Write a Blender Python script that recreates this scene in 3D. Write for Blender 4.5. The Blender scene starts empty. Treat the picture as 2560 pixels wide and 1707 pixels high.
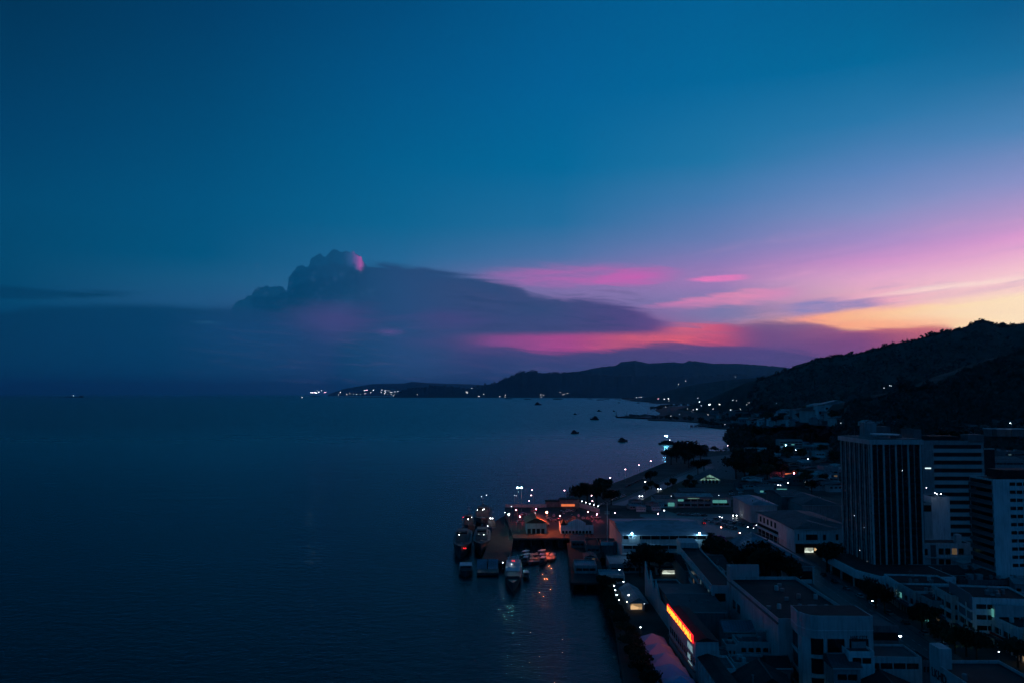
import bpy, bmesh, math, random
from mathutils import Vector, Matrix
random.seed(7)
R = random.Random(11)
S = bpy.context.scene
COL = S.collection
# ------------------------------------------------------------------ camera model
F, CX, CY, HZ, H, GZ = 1991.0, 1280.0, 853.5, 984.0, 90.0, 2.0
TH = math.atan((HZ - CY) / F)
CT, ST = math.cos(TH), math.sin(TH)
def ray(px, py):
    u, v = (px - CX) / F, (CY - py) / F
    return Vector((u, CT - v * ST, ST + v * CT))
def P(px, py, z=GZ):
    d = ray(px, py)
    k = (z - H) / d.z
    return Vector((d.x * k, d.y * k, z))
def D(px, py, y):                        # the point seen there at ground distance y
    d = ray(px, py)
    k = y / d.y
    return Vector((d.x * k, y, H + d.z * k))
cam = bpy.data.cameras.new('camera')
cam.sensor_width = 36.0
cam.lens = F / 2560 * 36
cam.clip_start, cam.clip_end = 1.0, 200000
co = bpy.data.objects.new('camera', cam)
co.location = (0, 0, H)
co.rotation_euler = (math.pi / 2 + TH, 0, 0)
COL.objects.link(co)
S.camera = co
# ------------------------------------------------------------------ materials
def srgb(r, g, b):
    f = lambda c: (c / 255 / 12.92) if c <= 10 else ((c / 255 + 0.055) / 1.055) ** 2.4
    return (f(r), f(g), f(b), 1)
MATS = {}
def mat(name, col, rough=0.8, var=0.25, scale=0.6, metal=0.0, bump=0.0, spec=0.3, streak=0.0, sheet=0.0):
    m = bpy.data.materials.new(name); m.use_nodes = True
    nt = m.node_tree; b = nt.nodes['Principled BSDF']
    b.inputs['Roughness'].default_value = rough
    b.inputs['Metallic'].default_value = metal
    b.inputs['Specular IOR Level'].default_value = spec
    tc = nt.nodes.new('ShaderNodeTexCoord')
    n = nt.nodes.new('ShaderNodeTexNoise'); n.inputs['Scale'].default_value = scale
    n.inputs['Detail'].default_value = 6; n.inputs['Roughness'].default_value = 0.65
    nt.links.new(tc.outputs['Object'], n.inputs['Vector'])
    r = nt.nodes.new('ShaderNodeValToRGB')
    r.color_ramp.elements[0].position = 0.3; r.color_ramp.elements[1].position = 0.7
    r.color_ramp.elements[0].color = [c * (1 - var) for c in col] + [1]
    r.color_ramp.elements[1].color = [min(1, c * (1 + var)) for c in col] + [1]
    nt.links.new(n.outputs['Fac'], r.inputs['Fac'])
    out = r.outputs['Color']
    if streak:      # rain streaks and grime running down the walls
        mp = nt.nodes.new('ShaderNodeMapping'); mp.inputs['Scale'].default_value = (1.3, 1.3, .12); nt.links.new(tc.outputs['Object'], mp.inputs['Vector'])
        n2 = nt.nodes.new('ShaderNodeTexNoise'); n2.inputs['Scale'].default_value = 1.0; n2.inputs['Detail'].default_value = 4; nt.links.new(mp.outputs[0], n2.inputs['Vector'])
        g = nt.nodes.new('ShaderNodeMapRange'); g.inputs[1].default_value = .45; g.inputs[2].default_value = .75; g.inputs[4].default_value = streak; nt.links.new(n2.outputs['Fac'], g.inputs[0])
        mx = nt.nodes.new('ShaderNodeMix'); mx.data_type = 'RGBA'; nt.links.new(g.outputs[0], mx.inputs[0]); nt.links.new(out, mx.inputs[6]); mx.inputs[7].default_value = [c * .35 for c in col] + [1]; out = mx.outputs[2]
    if sheet:       # roofing sheets: narrow ribs and odd replaced sheets
        wv = nt.nodes.new('ShaderNodeTexWave'); wv.inputs['Scale'].default_value = .32; wv.inputs['Distortion'].default_value = .4; nt.links.new(tc.outputs['Object'], wv.inputs['Vector'])
        br = nt.nodes.new('ShaderNodeTexVoronoi'); br.inputs['Scale'].default_value = .22; nt.links.new(tc.outputs['Object'], br.inputs['Vector'])
        sc = nt.nodes.new('ShaderNodeSeparateColor'); nt.links.new(br.outputs['Color'], sc.inputs[0])
        ml = nt.nodes.new('ShaderNodeMath'); ml.operation = 'MULTIPLY_ADD'; nt.links.new(wv.outputs['Fac'], ml.inputs[0]); ml.inputs[1].default_value = .5; nt.links.new(sc.outputs[0], ml.inputs[2])
        m2 = nt.nodes.new('ShaderNodeMath'); m2.operation = 'MULTIPLY'; nt.links.new(ml.outputs[0], m2.inputs[0]); m2.inputs[1].default_value = sheet; m2.use_clamp = True
        mx = nt.nodes.new('ShaderNodeMix'); mx.data_type = 'RGBA'; nt.links.new(m2.outputs[0], mx.inputs[0]); nt.links.new(out, mx.inputs[6]); mx.inputs[7].default_value = [c * .3 for c in col] + [1]; out = mx.outputs[2]
    nt.links.new(out, b.inputs['Base Color'])
    if bump:
        bp = nt.nodes.new('ShaderNodeBump'); bp.inputs['Strength'].default_value = bump
        nt.links.new(n.outputs['Fac'], bp.inputs['Height']); nt.links.new(bp.outputs['Normal'], b.inputs['Normal'])
    MATS[name] = m
    return m
def emat(name, col, strength):
    m = bpy.data.materials.new(name); m.use_nodes = True
    nt = m.node_tree; nt.nodes.clear()
    e = nt.nodes.new('ShaderNodeEmission'); o = nt.nodes.new('ShaderNodeOutputMaterial')
    e.inputs['Color'].default_value = (*col, 1); e.inputs['Strength'].default_value = strength
    nt.links.new(e.outputs[0], o.inputs[0])
    if 'far' in name: m.cycles.emission_sampling = 'NONE'
    MATS[name] = m
    return m
def litmat(name, col, strength, scale=1.5):      # a lit interior seen through glass: brighter and darker patches
    m = emat(name, col, strength); nt = m.node_tree
    e = [n for n in nt.nodes if n.type == 'EMISSION'][0]
    tc = nt.nodes.new('ShaderNodeTexCoord'); v = nt.nodes.new('ShaderNodeTexVoronoi'); v.inputs['Scale'].default_value = scale
    mp = nt.nodes.new('ShaderNodeMapRange'); mp.inputs['To Min'].default_value = 0.05 * strength; mp.inputs['To Max'].default_value = 2.0 * strength
    sp = nt.nodes.new('ShaderNodeSeparateColor')
    nt.links.new(tc.outputs['Object'], v.inputs['Vector']); nt.links.new(v.outputs['Color'], sp.inputs[0])
    nt.links.new(sp.outputs[0], mp.inputs['Value']); nt.links.new(mp.outputs[0], e.inputs['Strength'])
    return m
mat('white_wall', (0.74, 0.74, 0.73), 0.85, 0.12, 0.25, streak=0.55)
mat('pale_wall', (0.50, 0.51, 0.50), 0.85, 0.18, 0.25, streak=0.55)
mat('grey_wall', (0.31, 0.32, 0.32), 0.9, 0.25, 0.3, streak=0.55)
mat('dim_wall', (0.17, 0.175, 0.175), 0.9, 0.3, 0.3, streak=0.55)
mat('concrete', (0.045, 0.047, 0.047), 0.9, 0.25, 0.4, bump=0.1)
mat('dark_concrete', (0.03, 0.033, 0.033), 0.9, 0.35, 0.3, bump=0.1)
mat('roof_dark', (0.03, 0.032, 0.034), 0.85, 0.4, 0.35, sheet=0.5)
mat('roof_blue', (0.22, 0.27, 0.32), 0.55, 0.2, 0.3, sheet=0.5)
mat('roof_pale', (0.36, 0.38, 0.38), 0.6, 0.2, 0.35, sheet=0.5)
mat('roof_rust', (0.09, 0.055, 0.045), 0.8, 0.4, 0.4, sheet=0.5)
mat('roof_mid', (0.10, 0.108, 0.115), 0.75, 0.3, 0.35, sheet=0.5)
mat('tent_cloth', (0.42, 0.40, 0.6), 0.7, 0.08, 0.5)
mat('glass_dark', (0.012, 0.014, 0.016), 0.12, 0.3, 0.8, spec=0.6)
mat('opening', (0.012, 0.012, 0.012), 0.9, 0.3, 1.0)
mat('asphalt', (0.085, 0.087, 0.09), 0.5, 0.3, 0.5, bump=0.1)
mat('pavement', (0.13, 0.13, 0.125), 0.85, 0.3, 0.5)
mat('paint', (0.6, 0.6, 0.58), 0.7, 0.15, 1.0)
mat('ground', (0.05, 0.055, 0.05), 0.95, 0.7, 0.035, bump=0.2)
mat('grass', (0.028, 0.045, 0.022), 0.95, 0.45, 0.06, bump=0.2)
mat('leaf', (0.03, 0.055, 0.022), 0.8, 0.5, 0.5)
mat('leaf_dark', (0.014, 0.026, 0.013), 0.85, 0.5, 0.4)
mat('blossom', (0.55, 0.12, 0.35), 0.8, 0.3, 0.8)
mat('bark', (0.05, 0.04, 0.03), 0.9, 0.3, 2.0)
mat('leaf_hill', (0.035, 0.05, 0.04), 0.9, 0.6, 0.02)
mat('hill_far', (0.03, 0.042, 0.036), 0.95, 0.4, 0.004)
mat('hill_near', (0.035, 0.05, 0.04), 0.95, 0.55, 0.012)
mat('metal', (0.25, 0.25, 0.25), 0.5, 0.15, 1.5, metal=0.4)
mat('hull_dark', (0.045, 0.05, 0.055), 0.5, 0.25, 0.5)
mat('hull_blue', (0.05, 0.10, 0.16), 0.5, 0.2, 0.5)
mat('deck_white', (0.55, 0.58, 0.6), 0.6, 0.12, 0.6)
mat('car_white', (0.5, 0.5, 0.5), 0.35, 0.05, 1.0, spec=0.5)
mat('car_dark', (0.03, 0.03, 0.035), 0.3, 0.1, 1.0, spec=0.5)
mat('car_silver', (0.22, 0.23, 0.24), 0.35, 0.08, 1.0, metal=0.5)
mat('car_red', (0.25, 0.02, 0.02), 0.35, 0.08, 1.0, spec=0.5)
mat('tyre', (0.02, 0.02, 0.02), 0.9, 0.1, 2.0)
mat('fabric_red', (0.3, 0.03, 0.03), 0.8, 0.2, 2.0)
mat('letter_dark', (0.02, 0.02, 0.03), 0.8, 0.1, 2.0)
mat('skin', (0.15, 0.09, 0.06), 0.7, 0.1, 2.0)
WHITE, TEAL, WARM, RED, COOL = (0.78, 0.9, 1.0), (0.45, 1.0, 0.92), (1.0, 0.78, 0.5), (1.0, 0.22, 0.16), (0.3, 0.72, 1.0)
emat('lamp_white', WHITE, 26); emat('lamp_teal', TEAL, 380); emat('lamp_warm', WARM, 30); emat('lamp_red', (1.0, 0.34, 0.26), 40)
emat('lamp_sodium', (1.0, 0.09, 0.14), 650); emat('lamp_orange', (1.0, 0.15, 0.05), 5000); emat('room_warm', (1.0, 0.66, 0.36), .09); emat('room_cool', (0.5, 0.9, 1.0), .08); emat('lamp_flood', (0.28, 0.66, 1.0), 260); emat('lamp_small', WHITE, 7)
emat('lamp_far', (0.8, 0.92, 1.0), 7); emat('lamp_far_pink', (1.0, 0.6, 0.85), 7); emat('lamp_pink', (1.0, 0.5, 0.62), 26)
emat('tail_red', (1.0, 0.02, 0.03), 6); emat('head_white', (0.85, 0.95, 1.0), 25)
emat('sign_orange', (1.0, 0.24, 0.02), 3.6); emat('sign_glow', (1.0, 0.02, 0.03), 1.3); emat('lamp_green', (0.5, 1.0, 0.25), 260); emat('lamp_bright', (1.0, 0.9, 1.0), 260); emat('sign_pale', (0.5, 0.85, 1.0), 0.35)
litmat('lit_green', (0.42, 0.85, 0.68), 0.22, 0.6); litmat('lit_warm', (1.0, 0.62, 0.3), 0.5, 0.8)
litmat('lit_shop', (0.85, 0.95, 0.8), 0.6, 1.2); litmat('lit_foliage', (0.62, 0.95, 0.55), 0.45, 1.6)
emat('lit_white', (0.7, 0.95, 1.0), 1.5); emat('lit_orange', (1.0, 0.22, 0.08), 0.8); emat('lit_teal', (0.2, 0.8, 0.75), 0.3)
# ------------------------------------------------------------------ objects
def thing(name, label, cat, loc=(0, 0, 0), rz=0.0, group=None):
    o = bpy.data.objects.new(name, None); COL.objects.link(o)
    o.location = loc; o.rotation_euler = (0, 0, rz); o.empty_display_size = 1
    tag(o, label, cat, group); return o
def tag(o, label=None, cat=None, group=None, kind=None):
    if label: o['label'] = label
    if cat: o['category'] = cat
    if group: o['group'] = group
    if kind: o['kind'] = kind
    return o
class MB:
    def __init__(s): s.v = []; s.f = []; s.mi = []
    def add(s, vs, fs, m=0):
        n = len(s.v); s.v += [tuple(v) for v in vs]
        for f in fs: s.f.append([n + i for i in f]); s.mi.append(m)
        return s
    def box(s, x0, x1, y0, y1, z0, z1, m=0):
        vs = [(x0, y0, z0), (x1, y0, z0), (x1, y1, z0), (x0, y1, z0), (x0, y0, z1), (x1, y0, z1), (x1, y1, z1), (x0, y1, z1)]
        return s.add(vs, [(3, 2, 1, 0), (4, 5, 6, 7), (0, 1, 5, 4), (1, 2, 6, 5), (2, 3, 7, 6), (3, 0, 4, 7)], m)
    def prism(s, pts, z0, z1, m=0):
        n = len(pts); vs = [(p[0], p[1], z0) for p in pts] + [(p[0], p[1], z1) for p in pts]
        return s.add(vs, [tuple(range(n - 1, -1, -1)), tuple(range(n, 2 * n))] + [(i, (i + 1) % n, n + (i + 1) % n, n + i) for i in range(n)], m)
    def tube(s, a, b, r0, r1=None, n=6, m=0):
        a, b = Vector(a), Vector(b); r1 = r0 if r1 is None else r1
        d = (b - a).normalized(); x = d.orthogonal().normalized(); y = d.cross(x)
        vs = [a + (x * math.cos(t) + y * math.sin(t)) * r0 for t in [i * 2 * math.pi / n for i in range(n)]]
        vs += [b + (x * math.cos(t) + y * math.sin(t)) * r1 for t in [i * 2 * math.pi / n for i in range(n)]]
        return s.add(vs, [tuple(range(n - 1, -1, -1)), tuple(range(n, 2 * n))] + [(i, (i + 1) % n, n + (i + 1) % n, n + i) for i in range(n)], m)
    def gable(s, x0, x1, y0, y1, z0, z1, axis='y', over=0.0, m=0):     # ridge runs along axis
        x0 -= over; x1 += over; y0 -= over; y1 += over
        if axis == 'y':
            xm = (x0 + x1) / 2
            vs = [(x0, y0, z0), (x1, y0, z0), (xm, y0, z1), (x0, y1, z0), (x1, y1, z0), (xm, y1, z1)]
            return s.add(vs, [(0, 1, 2), (5, 4, 3), (0, 2, 5, 3), (2, 1, 4, 5), (1, 0, 3, 4)], m)
        ym = (y0 + y1) / 2
        vs = [(x0, y0, z0), (x0, y1, z0), (x0, ym, z1), (x1, y0, z0), (x1, y1, z0), (x1, ym, z1)]
        return s.add(vs, [(2, 1, 0), (3, 4, 5), (3, 5, 2, 0), (5, 4, 1, 2), (0, 1, 4, 3)], m)
    def hip(s, x0, x1, y0, y1, z0, z1, over=0.6, m=0):
        x0 -= over; x1 += over; y0 -= over; y1 += over
        w, l = x1 - x0, y1 - y0
        if w >= l: r0, r1 = (x0 + l / 2, (y0 + y1) / 2), (x1 - l / 2 + 0.01, (y0 + y1) / 2)
        else: r0, r1 = ((x0 + x1) / 2, y0 + w / 2), ((x0 + x1) / 2, y1 - w / 2)
        vs = [(x0, y0, z0), (x1, y0, z0), (x1, y1, z0), (x0, y1, z0), (*r0, z1), (*r1, z1)]
        fs = [(0, 1, 5, 4), (1, 2, 5), (2, 3, 4, 5), (3, 0, 4)] if w >= l else [(0, 1, 4), (1, 2, 5, 4), (2, 3, 5), (3, 0, 4, 5)]
        return s.add(vs, fs + [(3, 2, 1, 0)], m)
    def ball(s, c, r, n=1, m=0, sq=1.0):
        bm = bmesh.new(); bmesh.ops.create_icosphere(bm, subdivisions=n, radius=1)
        vs = [(c[0] + v.co.x * r, c[1] + v.co.y * r, c[2] + v.co.z * r * sq) for v in bm.verts]
        fs = [tuple(v.index for v in f.verts) for f in bm.faces]; bm.free()
        return s.add(vs, fs, m)
    def mesh(s, name, mats):
        me = bpy.data.meshes.new(name); me.from_pydata(s.v, [], s.f)
        for m in ([mats] if isinstance(mats, str) else mats): me.materials.append(MATS[m])
        me.polygons.foreach_set('material_index', s.mi); me.update(); return me
    def build(s, name, mats, parent=None, loc=None):
        o = bpy.data.objects.new(name, s.mesh(name, mats)); COL.objects.link(o)
        if parent: o.parent = parent
        if loc is not None: o.location = loc
        return o
def struct(name, mb, m, kind='structure'):
    return tag(mb.build(name, m), kind=kind)
UNIT = {}
def unit(m):
    if m not in UNIT: UNIT[m] = MB().box(-.5, .5, -.5, .5, -.5, .5).mesh('unit_' + m, m)
    return UNIT[m]
def ubox(name, m, parent, x0, x1, y0, y1, z0, z1, label=None):          # a scaled box part
    o = bpy.data.objects.new(name, unit(m)); COL.objects.link(o); o.parent = parent
    o.location = ((x0 + x1) / 2, (y0 + y1) / 2, (z0 + z1) / 2); o.scale = (x1 - x0, y1 - y0, z1 - z0)
    if label: o['label'] = label
    return o
def text(name, body, m, parent, loc, size, facing, extrude=0.08, sx=1.0, label=None):
    cu = bpy.data.curves.new(name, 'FONT'); cu.body = body; cu.size = size; cu.extrude = extrude
    cu.materials.append(MATS[m]); o = bpy.data.objects.new(name, cu); COL.objects.link(o)
    if facing == 'left': rot = Matrix(((0, 0, -1), (-1, 0, 0), (0, 1, 0)))
    else: rot = Matrix(((1, 0, 0), (0, 0, -1), (0, 1, 0)))
    bpy.context.view_layer.update(); me = bpy.data.meshes.new_from_object(o); bpy.data.objects.remove(o)
    o = bpy.data.objects.new(name, me); COL.objects.link(o)
    o.rotation_euler = rot.to_euler(); o.location = loc; o.scale = (sx, 1, 1)
    if parent: o.parent = parent
    if label: o['label'] = label
    return o
# ------------------------------------------------------------------ sky (world): dusk gradient and clouds by direction
W = bpy.data.worlds.new('World'); S.world = W; W.use_nodes = True
nt = W.node_tree; nt.nodes.clear(); L = nt.links
def N(t, **k):
    n = nt.nodes.new(t)
    for a, b in k.items(): setattr(n, a, b)
    return n
def inp(node, i, v):
    if hasattr(v, 'is_output') or isinstance(v, bpy.types.NodeSocket): L.new(v, node.inputs[i])
    else: node.inputs[i].default_value = v
def M(op, a, b=0.0, c=0.0, clamp=False):
    n = N('ShaderNodeMath', operation=op); n.use_clamp = clamp
    inp(n, 0, a); inp(n, 1, b)
    if op in ('MULTIPLY_ADD', 'SMOOTH_MIN'): inp(n, 2, c)
    return n.outputs[0]
def RNG(v, a, b, c=0.0, d=1.0, smooth=True):
    n = N('ShaderNodeMapRange', interpolation_type='SMOOTHSTEP' if smooth else 'LINEAR')
    inp(n, 0, v); inp(n, 1, a); inp(n, 2, b); inp(n, 3, c); inp(n, 4, d); return n.outputs[0]
def MIX(f, a, b):
    n = N('ShaderNodeMix', data_type='RGBA'); n.clamp_factor = True
    inp(n, 0, f); inp(n, 6, a); inp(n, 7, b); return n.outputs[2]
def at(px, py):
    d = ray(px, py); return math.atan2(d.x, d.y), d.z / math.hypot(d.x, d.y)
tc = N('ShaderNodeTexCoord'); sep = N('ShaderNodeSeparateXYZ'); L.new(tc.outputs['Generated'], sep.inputs[0])
X_, Y_, Z_ = sep.outputs
AZ = M('ARCTAN2', X_, Y_)
HOR = M('SQRT', M('ADD', M('MULTIPLY', X_, X_), M('MULTIPLY', Y_, Y_)))
EL = M('DIVIDE', Z_, M('MAXIMUM', HOR, 0.02))
# base gradient: one colour ramp over height for each compass direction, blended round the horizon
COLS = [
 (-80, None, [(984,(0,46,84)),(700,(4,62,104)),(300,(0,64,104)),(-2600,(0,40,74))]),
 (0, 0, [(984,(0,36,68)),(960,(0,42,78)),(900,(0,54,90)),(800,(0,60,98)),(740,(0,68,106)),(650,(0,72,110)),(500,(0,74,114)),(300,(0,65,106)),(0,(0,54,90)),(-600,(0,44,78)),(-2600,(0,44,80))]),
 (500, 500, [(984,(0,40,74)),(960,(0,48,86)),(900,(0,58,96)),(800,(12,70,112)),(750,(28,84,128)),(700,(22,88,130)),(640,(0,86,128)),(500,(0,84,128)),(300,(0,75,118)),(0,(0,62,104)),(-600,(0,50,88)),(-2600,(0,44,80))]),
 (1000, 1000, [(984,(0,50,88)),(960,(8,54,98)),(900,(24,60,106)),(800,(60,74,126)),(720,(46,104,150)),(640,(34,104,152)),(560,(10,102,148)),(400,(0,96,144)),(200,(0,86,136)),(0,(0,76,124)),(-600,(0,58,98)),(-2600,(0,46,82))]),
 (1400, 1400, [(984,(22,56,100)),(930,(52,62,112)),(880,(96,60,122)),(850,(150,66,128)),(800,(120,86,150)),(740,(126,112,168)),(690,(122,112,172)),(640,(74,116,168)),(560,(34,112,162)),(420,(0,106,156)),(200,(0,96,150)),(0,(0,88,140)),(-600,(0,66,110)),(-2600,(0,48,84))]),
 (1800, 1800, [(984,(40,56,104)),(930,(74,66,122)),(880,(112,64,124)),(850,(170,74,116)),(800,(140,112,160)),(760,(122,122,172)),(700,(164,124,184)),(650,(140,126,186)),(600,(110,128,184)),(500,(70,124,178)),(400,(30,118,168)),(200,(0,104,156)),(0,(0,96,148)),(-600,(0,72,118)),(-2600,(0,50,86))]),
 (2200, 2200, [(984,(60,50,100)),(900,(90,60,118)),(850,(120,66,118)),(822,(236,128,120)),(805,(255,176,138)),(790,(255,180,150)),(760,(238,162,186)),(725,(236,178,196)),(690,(232,172,206)),(650,(212,150,206)),(600,(172,144,204)),(520,(130,146,198)),(430,(92,134,190)),(300,(40,120,172)),(150,(0,106,156)),(0,(0,96,146)),(-600,(0,72,118)),(-2600,(0,50,86))]),
 (2560, 2560, [(984,(110,60,100)),(880,(200,110,110)),(820,(255,188,150)),(790,(255,214,182)),(755,(255,228,204)),(720,(252,212,206)),(690,(252,206,210)),(640,(240,180,212)),(590,(224,158,212)),(540,(186,154,206)),(450,(138,148,202)),(320,(74,132,184)),(160,(20,110,160)),(0,(4,92,142)),(-600,(0,68,112)),(-2600,(0,50,86))]),
 (60, None, [(984,(160,80,90)),(860,(255,190,140)),(700,(250,200,200)),(560,(170,150,200)),(300,(60,120,170)),(0,(0,88,134)),(-2600,(0,50,86))]),
 (105, None, [(984,(20,50,90)),(800,(40,70,115)),(400,(0,76,124)),(-2600,(0,50,86))]),
 (180, None, [(984,(0,44,84)),(600,(0,66,116)),(0,(0,70,118)),(-2600,(0,50,86))]),
]
EMAX = 1.6
def column(px, stops):
    r = N('ShaderNodeValToRGB'); e = r.color_ramp.elements; r.color_ramp.interpolation = 'EASE' if False else 'LINEAR'
    pts = []
    for y, c in stops:
        t = at(px if px is not None else 1280, y)[1]
        pts.append((max(0, min(1, math.sqrt(max(t, 0) / EMAX))), srgb(*c)))
    pts.sort(key=lambda q: q[0])
    while len(e) < len(pts): e.new(0.5)
    for el, (t, c) in zip(list(e), pts): el.position = t; el.color = c
    L.new(ELN, r.inputs[0]); return r.outputs[0]
# slow wavy distortion so that the gradient is not ruled straight
nz = N('ShaderNodeTexNoise', noise_dimensions='2D'); nz.inputs['Scale'].default_value = 1.0; nz.inputs['Detail'].default_value = 2
cmb = N('ShaderNodeCombineXYZ'); inp(cmb, 0, M('MULTIPLY', AZ, 5.0)); inp(cmb, 1, M('MULTIPLY', EL, 26.0)); L.new(cmb.outputs[0], nz.inputs[0])
WOB = M('SUBTRACT', nz.outputs[0], 0.5)
cm2 = N('ShaderNodeCombineXYZ'); inp(cm2, 0, M('MULTIPLY', AZ, 16.0)); inp(cm2, 1, M('MULTIPLY', EL, 130.0))
nz2 = N('ShaderNodeTexNoise', noise_dimensions='2D'); nz2.inputs['Scale'].default_value = 1.0; nz2.inputs['Detail'].default_value = 4; nz2.inputs['Roughness'].default_value = 0.6
L.new(cm2.outputs[0], nz2.inputs[0]); STREAK = M('SUBTRACT', nz2.outputs[0], 0.5)
cm3 = N('ShaderNodeCombineXYZ'); inp(cm3, 0, M('MULTIPLY', AZ, 60.0)); inp(cm3, 1, M('MULTIPLY', EL, 60.0))
nz3 = N('ShaderNodeTexNoise', noise_dimensions='2D'); nz3.inputs['Scale'].default_value = 1.0; nz3.inputs['Detail'].default_value = 4; nz3.inputs['Roughness'].default_value = 0.55
L.new(cm3.outputs[0], nz3.inputs[0])
vor = N('ShaderNodeTexVoronoi', feature='SMOOTH_F1', voronoi_dimensions='2D'); vor.inputs['Scale'].default_value = 1.7; vor.inputs['Smoothness'].default_value = 0.25
L.new(cm3.outputs[0], vor.inputs[0])
cm4 = N('ShaderNodeCombineXYZ'); inp(cm4, 0, M('MULTIPLY', AZ, 14.0)); inp(cm4, 1, M('MULTIPLY', M('MULTIPLY_ADD', AZ, 0.10, EL), 170.0))
nz4 = N('ShaderNodeTexNoise', noise_dimensions='2D'); nz4.inputs['Scale'].default_value = 1.0; nz4.inputs['Detail'].default_value = 5; nz4.inputs['Roughness'].default_value = 0.65; nz4.inputs['Distortion'].default_value = 0.6
L.new(cm4.outputs[0], nz4.inputs[0]); WISP = M('SUBTRACT', nz4.outputs[0], 0.5)
cm5 = N('ShaderNodeCombineXYZ'); inp(cm5, 0, M('MULTIPLY', AZ, 9.0)); inp(cm5, 1, M('MULTIPLY', M('MULTIPLY_ADD', AZ, -0.14, EL), 90.0))
nz5 = N('ShaderNodeTexNoise', noise_dimensions='2D'); nz5.inputs['Scale'].default_value = 1.0; nz5.inputs['Detail'].default_value = 5; nz5.inputs['Roughness'].default_value = 0.6; nz5.inputs['Distortion'].default_value = 0.5
L.new(cm5.outputs[0], nz5.inputs[0]); FAN = M('SUBTRACT', nz5.outputs[0], 0.5)
BILLOW = M('SUBTRACT', M('MULTIPLY_ADD', nz3.outputs[0], 0.7, M('MULTIPLY', M('SUBTRACT', 0.7, vor.outputs['Distance']), 0.45)), 0.5)
EL2 = M('ADD', EL, M('MULTIPLY', WOB, 0.010))
ELN = M('SQRT', M('MAXIMUM', M('DIVIDE', EL2, EMAX), 0.0), clamp=True)
azs, outs = [], []
for a, px, st in COLS:
    azs.append(math.radians(a) if px is None else at(px, 900)[0]); outs.append(column(px, st))
col = outs[0]
for i in range(1, len(outs)):
    col = MIX(RNG(AZ, azs[i - 1], azs[i], smooth=False), col, outs[i])
col = MIX(RNG(AZ, -2.6, -1.6, 1.0, 0.0), col, outs[-1])
def fcurve(pts, hard=False):         # pts: photo pixels -> function of azimuth giving tan(elevation)
    q = sorted(at(*p) for p in pts); a0, a1 = q[0][0], q[-1][0]
    lo = min(p[1] for p in q); hi = max(p[1] for p in q) + 1e-4
    n = N('ShaderNodeFloatCurve'); c = n.mapping.curves[0]
    n.mapping.use_clip = True
    c.points[0].location = (0, (q[0][1] - lo) / (hi - lo)); c.points[1].location = (1, (q[-1][1] - lo) / (hi - lo))
    for a, t in q[1:-1]: c.points.new((a - a0) / (a1 - a0), (t - lo) / (hi - lo))
    for p in c.points: p.handle_type = 'VECTOR' if hard else 'AUTO_CLAMPED'
    n.mapping.update()
    inp(n, 1, RNG(AZ, a0, a1, smooth=False))
    return M('MULTIPLY_ADD', n.outputs[0], hi - lo, lo), a0, a1
PX = 1 / F
def layer(base, top, bot, color, alpha, softt=6, softb=6, ends=30, nz=0.0, noise=None, cvar=0.0, hard=False):
    """a cloud between a top outline and an underside, both functions of direction; soft edges given in photo pixels"""
    t, a0, a1 = fcurve(top, hard)
    e = M('ADD', EL, M('MULTIPLY', noise or STREAK, nz * PX)) if nz else EL
    al = RNG(M('SUBTRACT', t, e), -softt * PX * 0.5, softt * PX * 0.5)
    if bot:
        b, b0, b1 = fcurve(bot)
        al = M('MULTIPLY', al, RNG(M('SUBTRACT', e, b), -softb * PX * 0.5, softb * PX * 0.5))
    al = M('MULTIPLY', al, RNG(AZ, a0, a0 + ends * PX)); al = M('MULTIPLY', al, RNG(AZ, a1 - ends * PX, a1, 1.0, 0.0))
    al = M('MULTIPLY', al, alpha)
    if cvar: al = M('MULTIPLY', al, M('MULTIPLY_ADD', STREAK, cvar, 1.0), clamp=True)
    return MIX(al, base, color if hasattr(color, 'is_output') else srgb(*color))
def blob(base, cx, cy, rx, ry, color, alpha, nz=0.6):
    a, t = at(cx, cy); k = math.cos(a)
    dx = M('DIVIDE', M('SUBTRACT', AZ, a), rx * PX * k * k); dy = M('DIVIDE', M('SUBTRACT', EL, t), ry * PX * k)
    d = M('SQRT', M('ADD', M('MULTIPLY', dx, dx), M('MULTIPLY', dy, dy)))
    d = M('ADD', d, M('MULTIPLY', STREAK, nz))
    return MIX(M('MULTIPLY', RNG(d, 1.0, 0.0), alpha), base, srgb(*color))
def ramp_az(stops):
    r = N('ShaderNodeValToRGB'); e = r.color_ramp.elements
    a0, a1 = at(stops[0][0], 850)[0], at(stops[-1][0], 850)[0]
    while len(e) < len(stops): e.new(0.5)
    for el, (x, c) in zip(list(e), stops): el.position = (at(x, 850)[0] - a0) / (a1 - a0); el.color = srgb(*c)
    inp(r, 0, RNG(AZ, a0, a1, smooth=False)); return r.outputs[0]
GL = M('MULTIPLY', RNG(AZ, at(1500,850)[0], at(2200,850)[0]), M('MULTIPLY', RNG(EL, 0.05, 0.09), RNG(EL, 0.11, 0.22, 1.0, 0.0)))
col = MIX(M('MULTIPLY', GL, M('MULTIPLY', RNG(FAN, 0.0, 0.3), 0.34)), col, srgb(240, 170, 206))
col = MIX(M('MULTIPLY', GL, M('MULTIPLY', RNG(M('MULTIPLY', FAN, -1.0), 0.0, 0.3), 0.3)), col, srgb(132, 128, 188))
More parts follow.
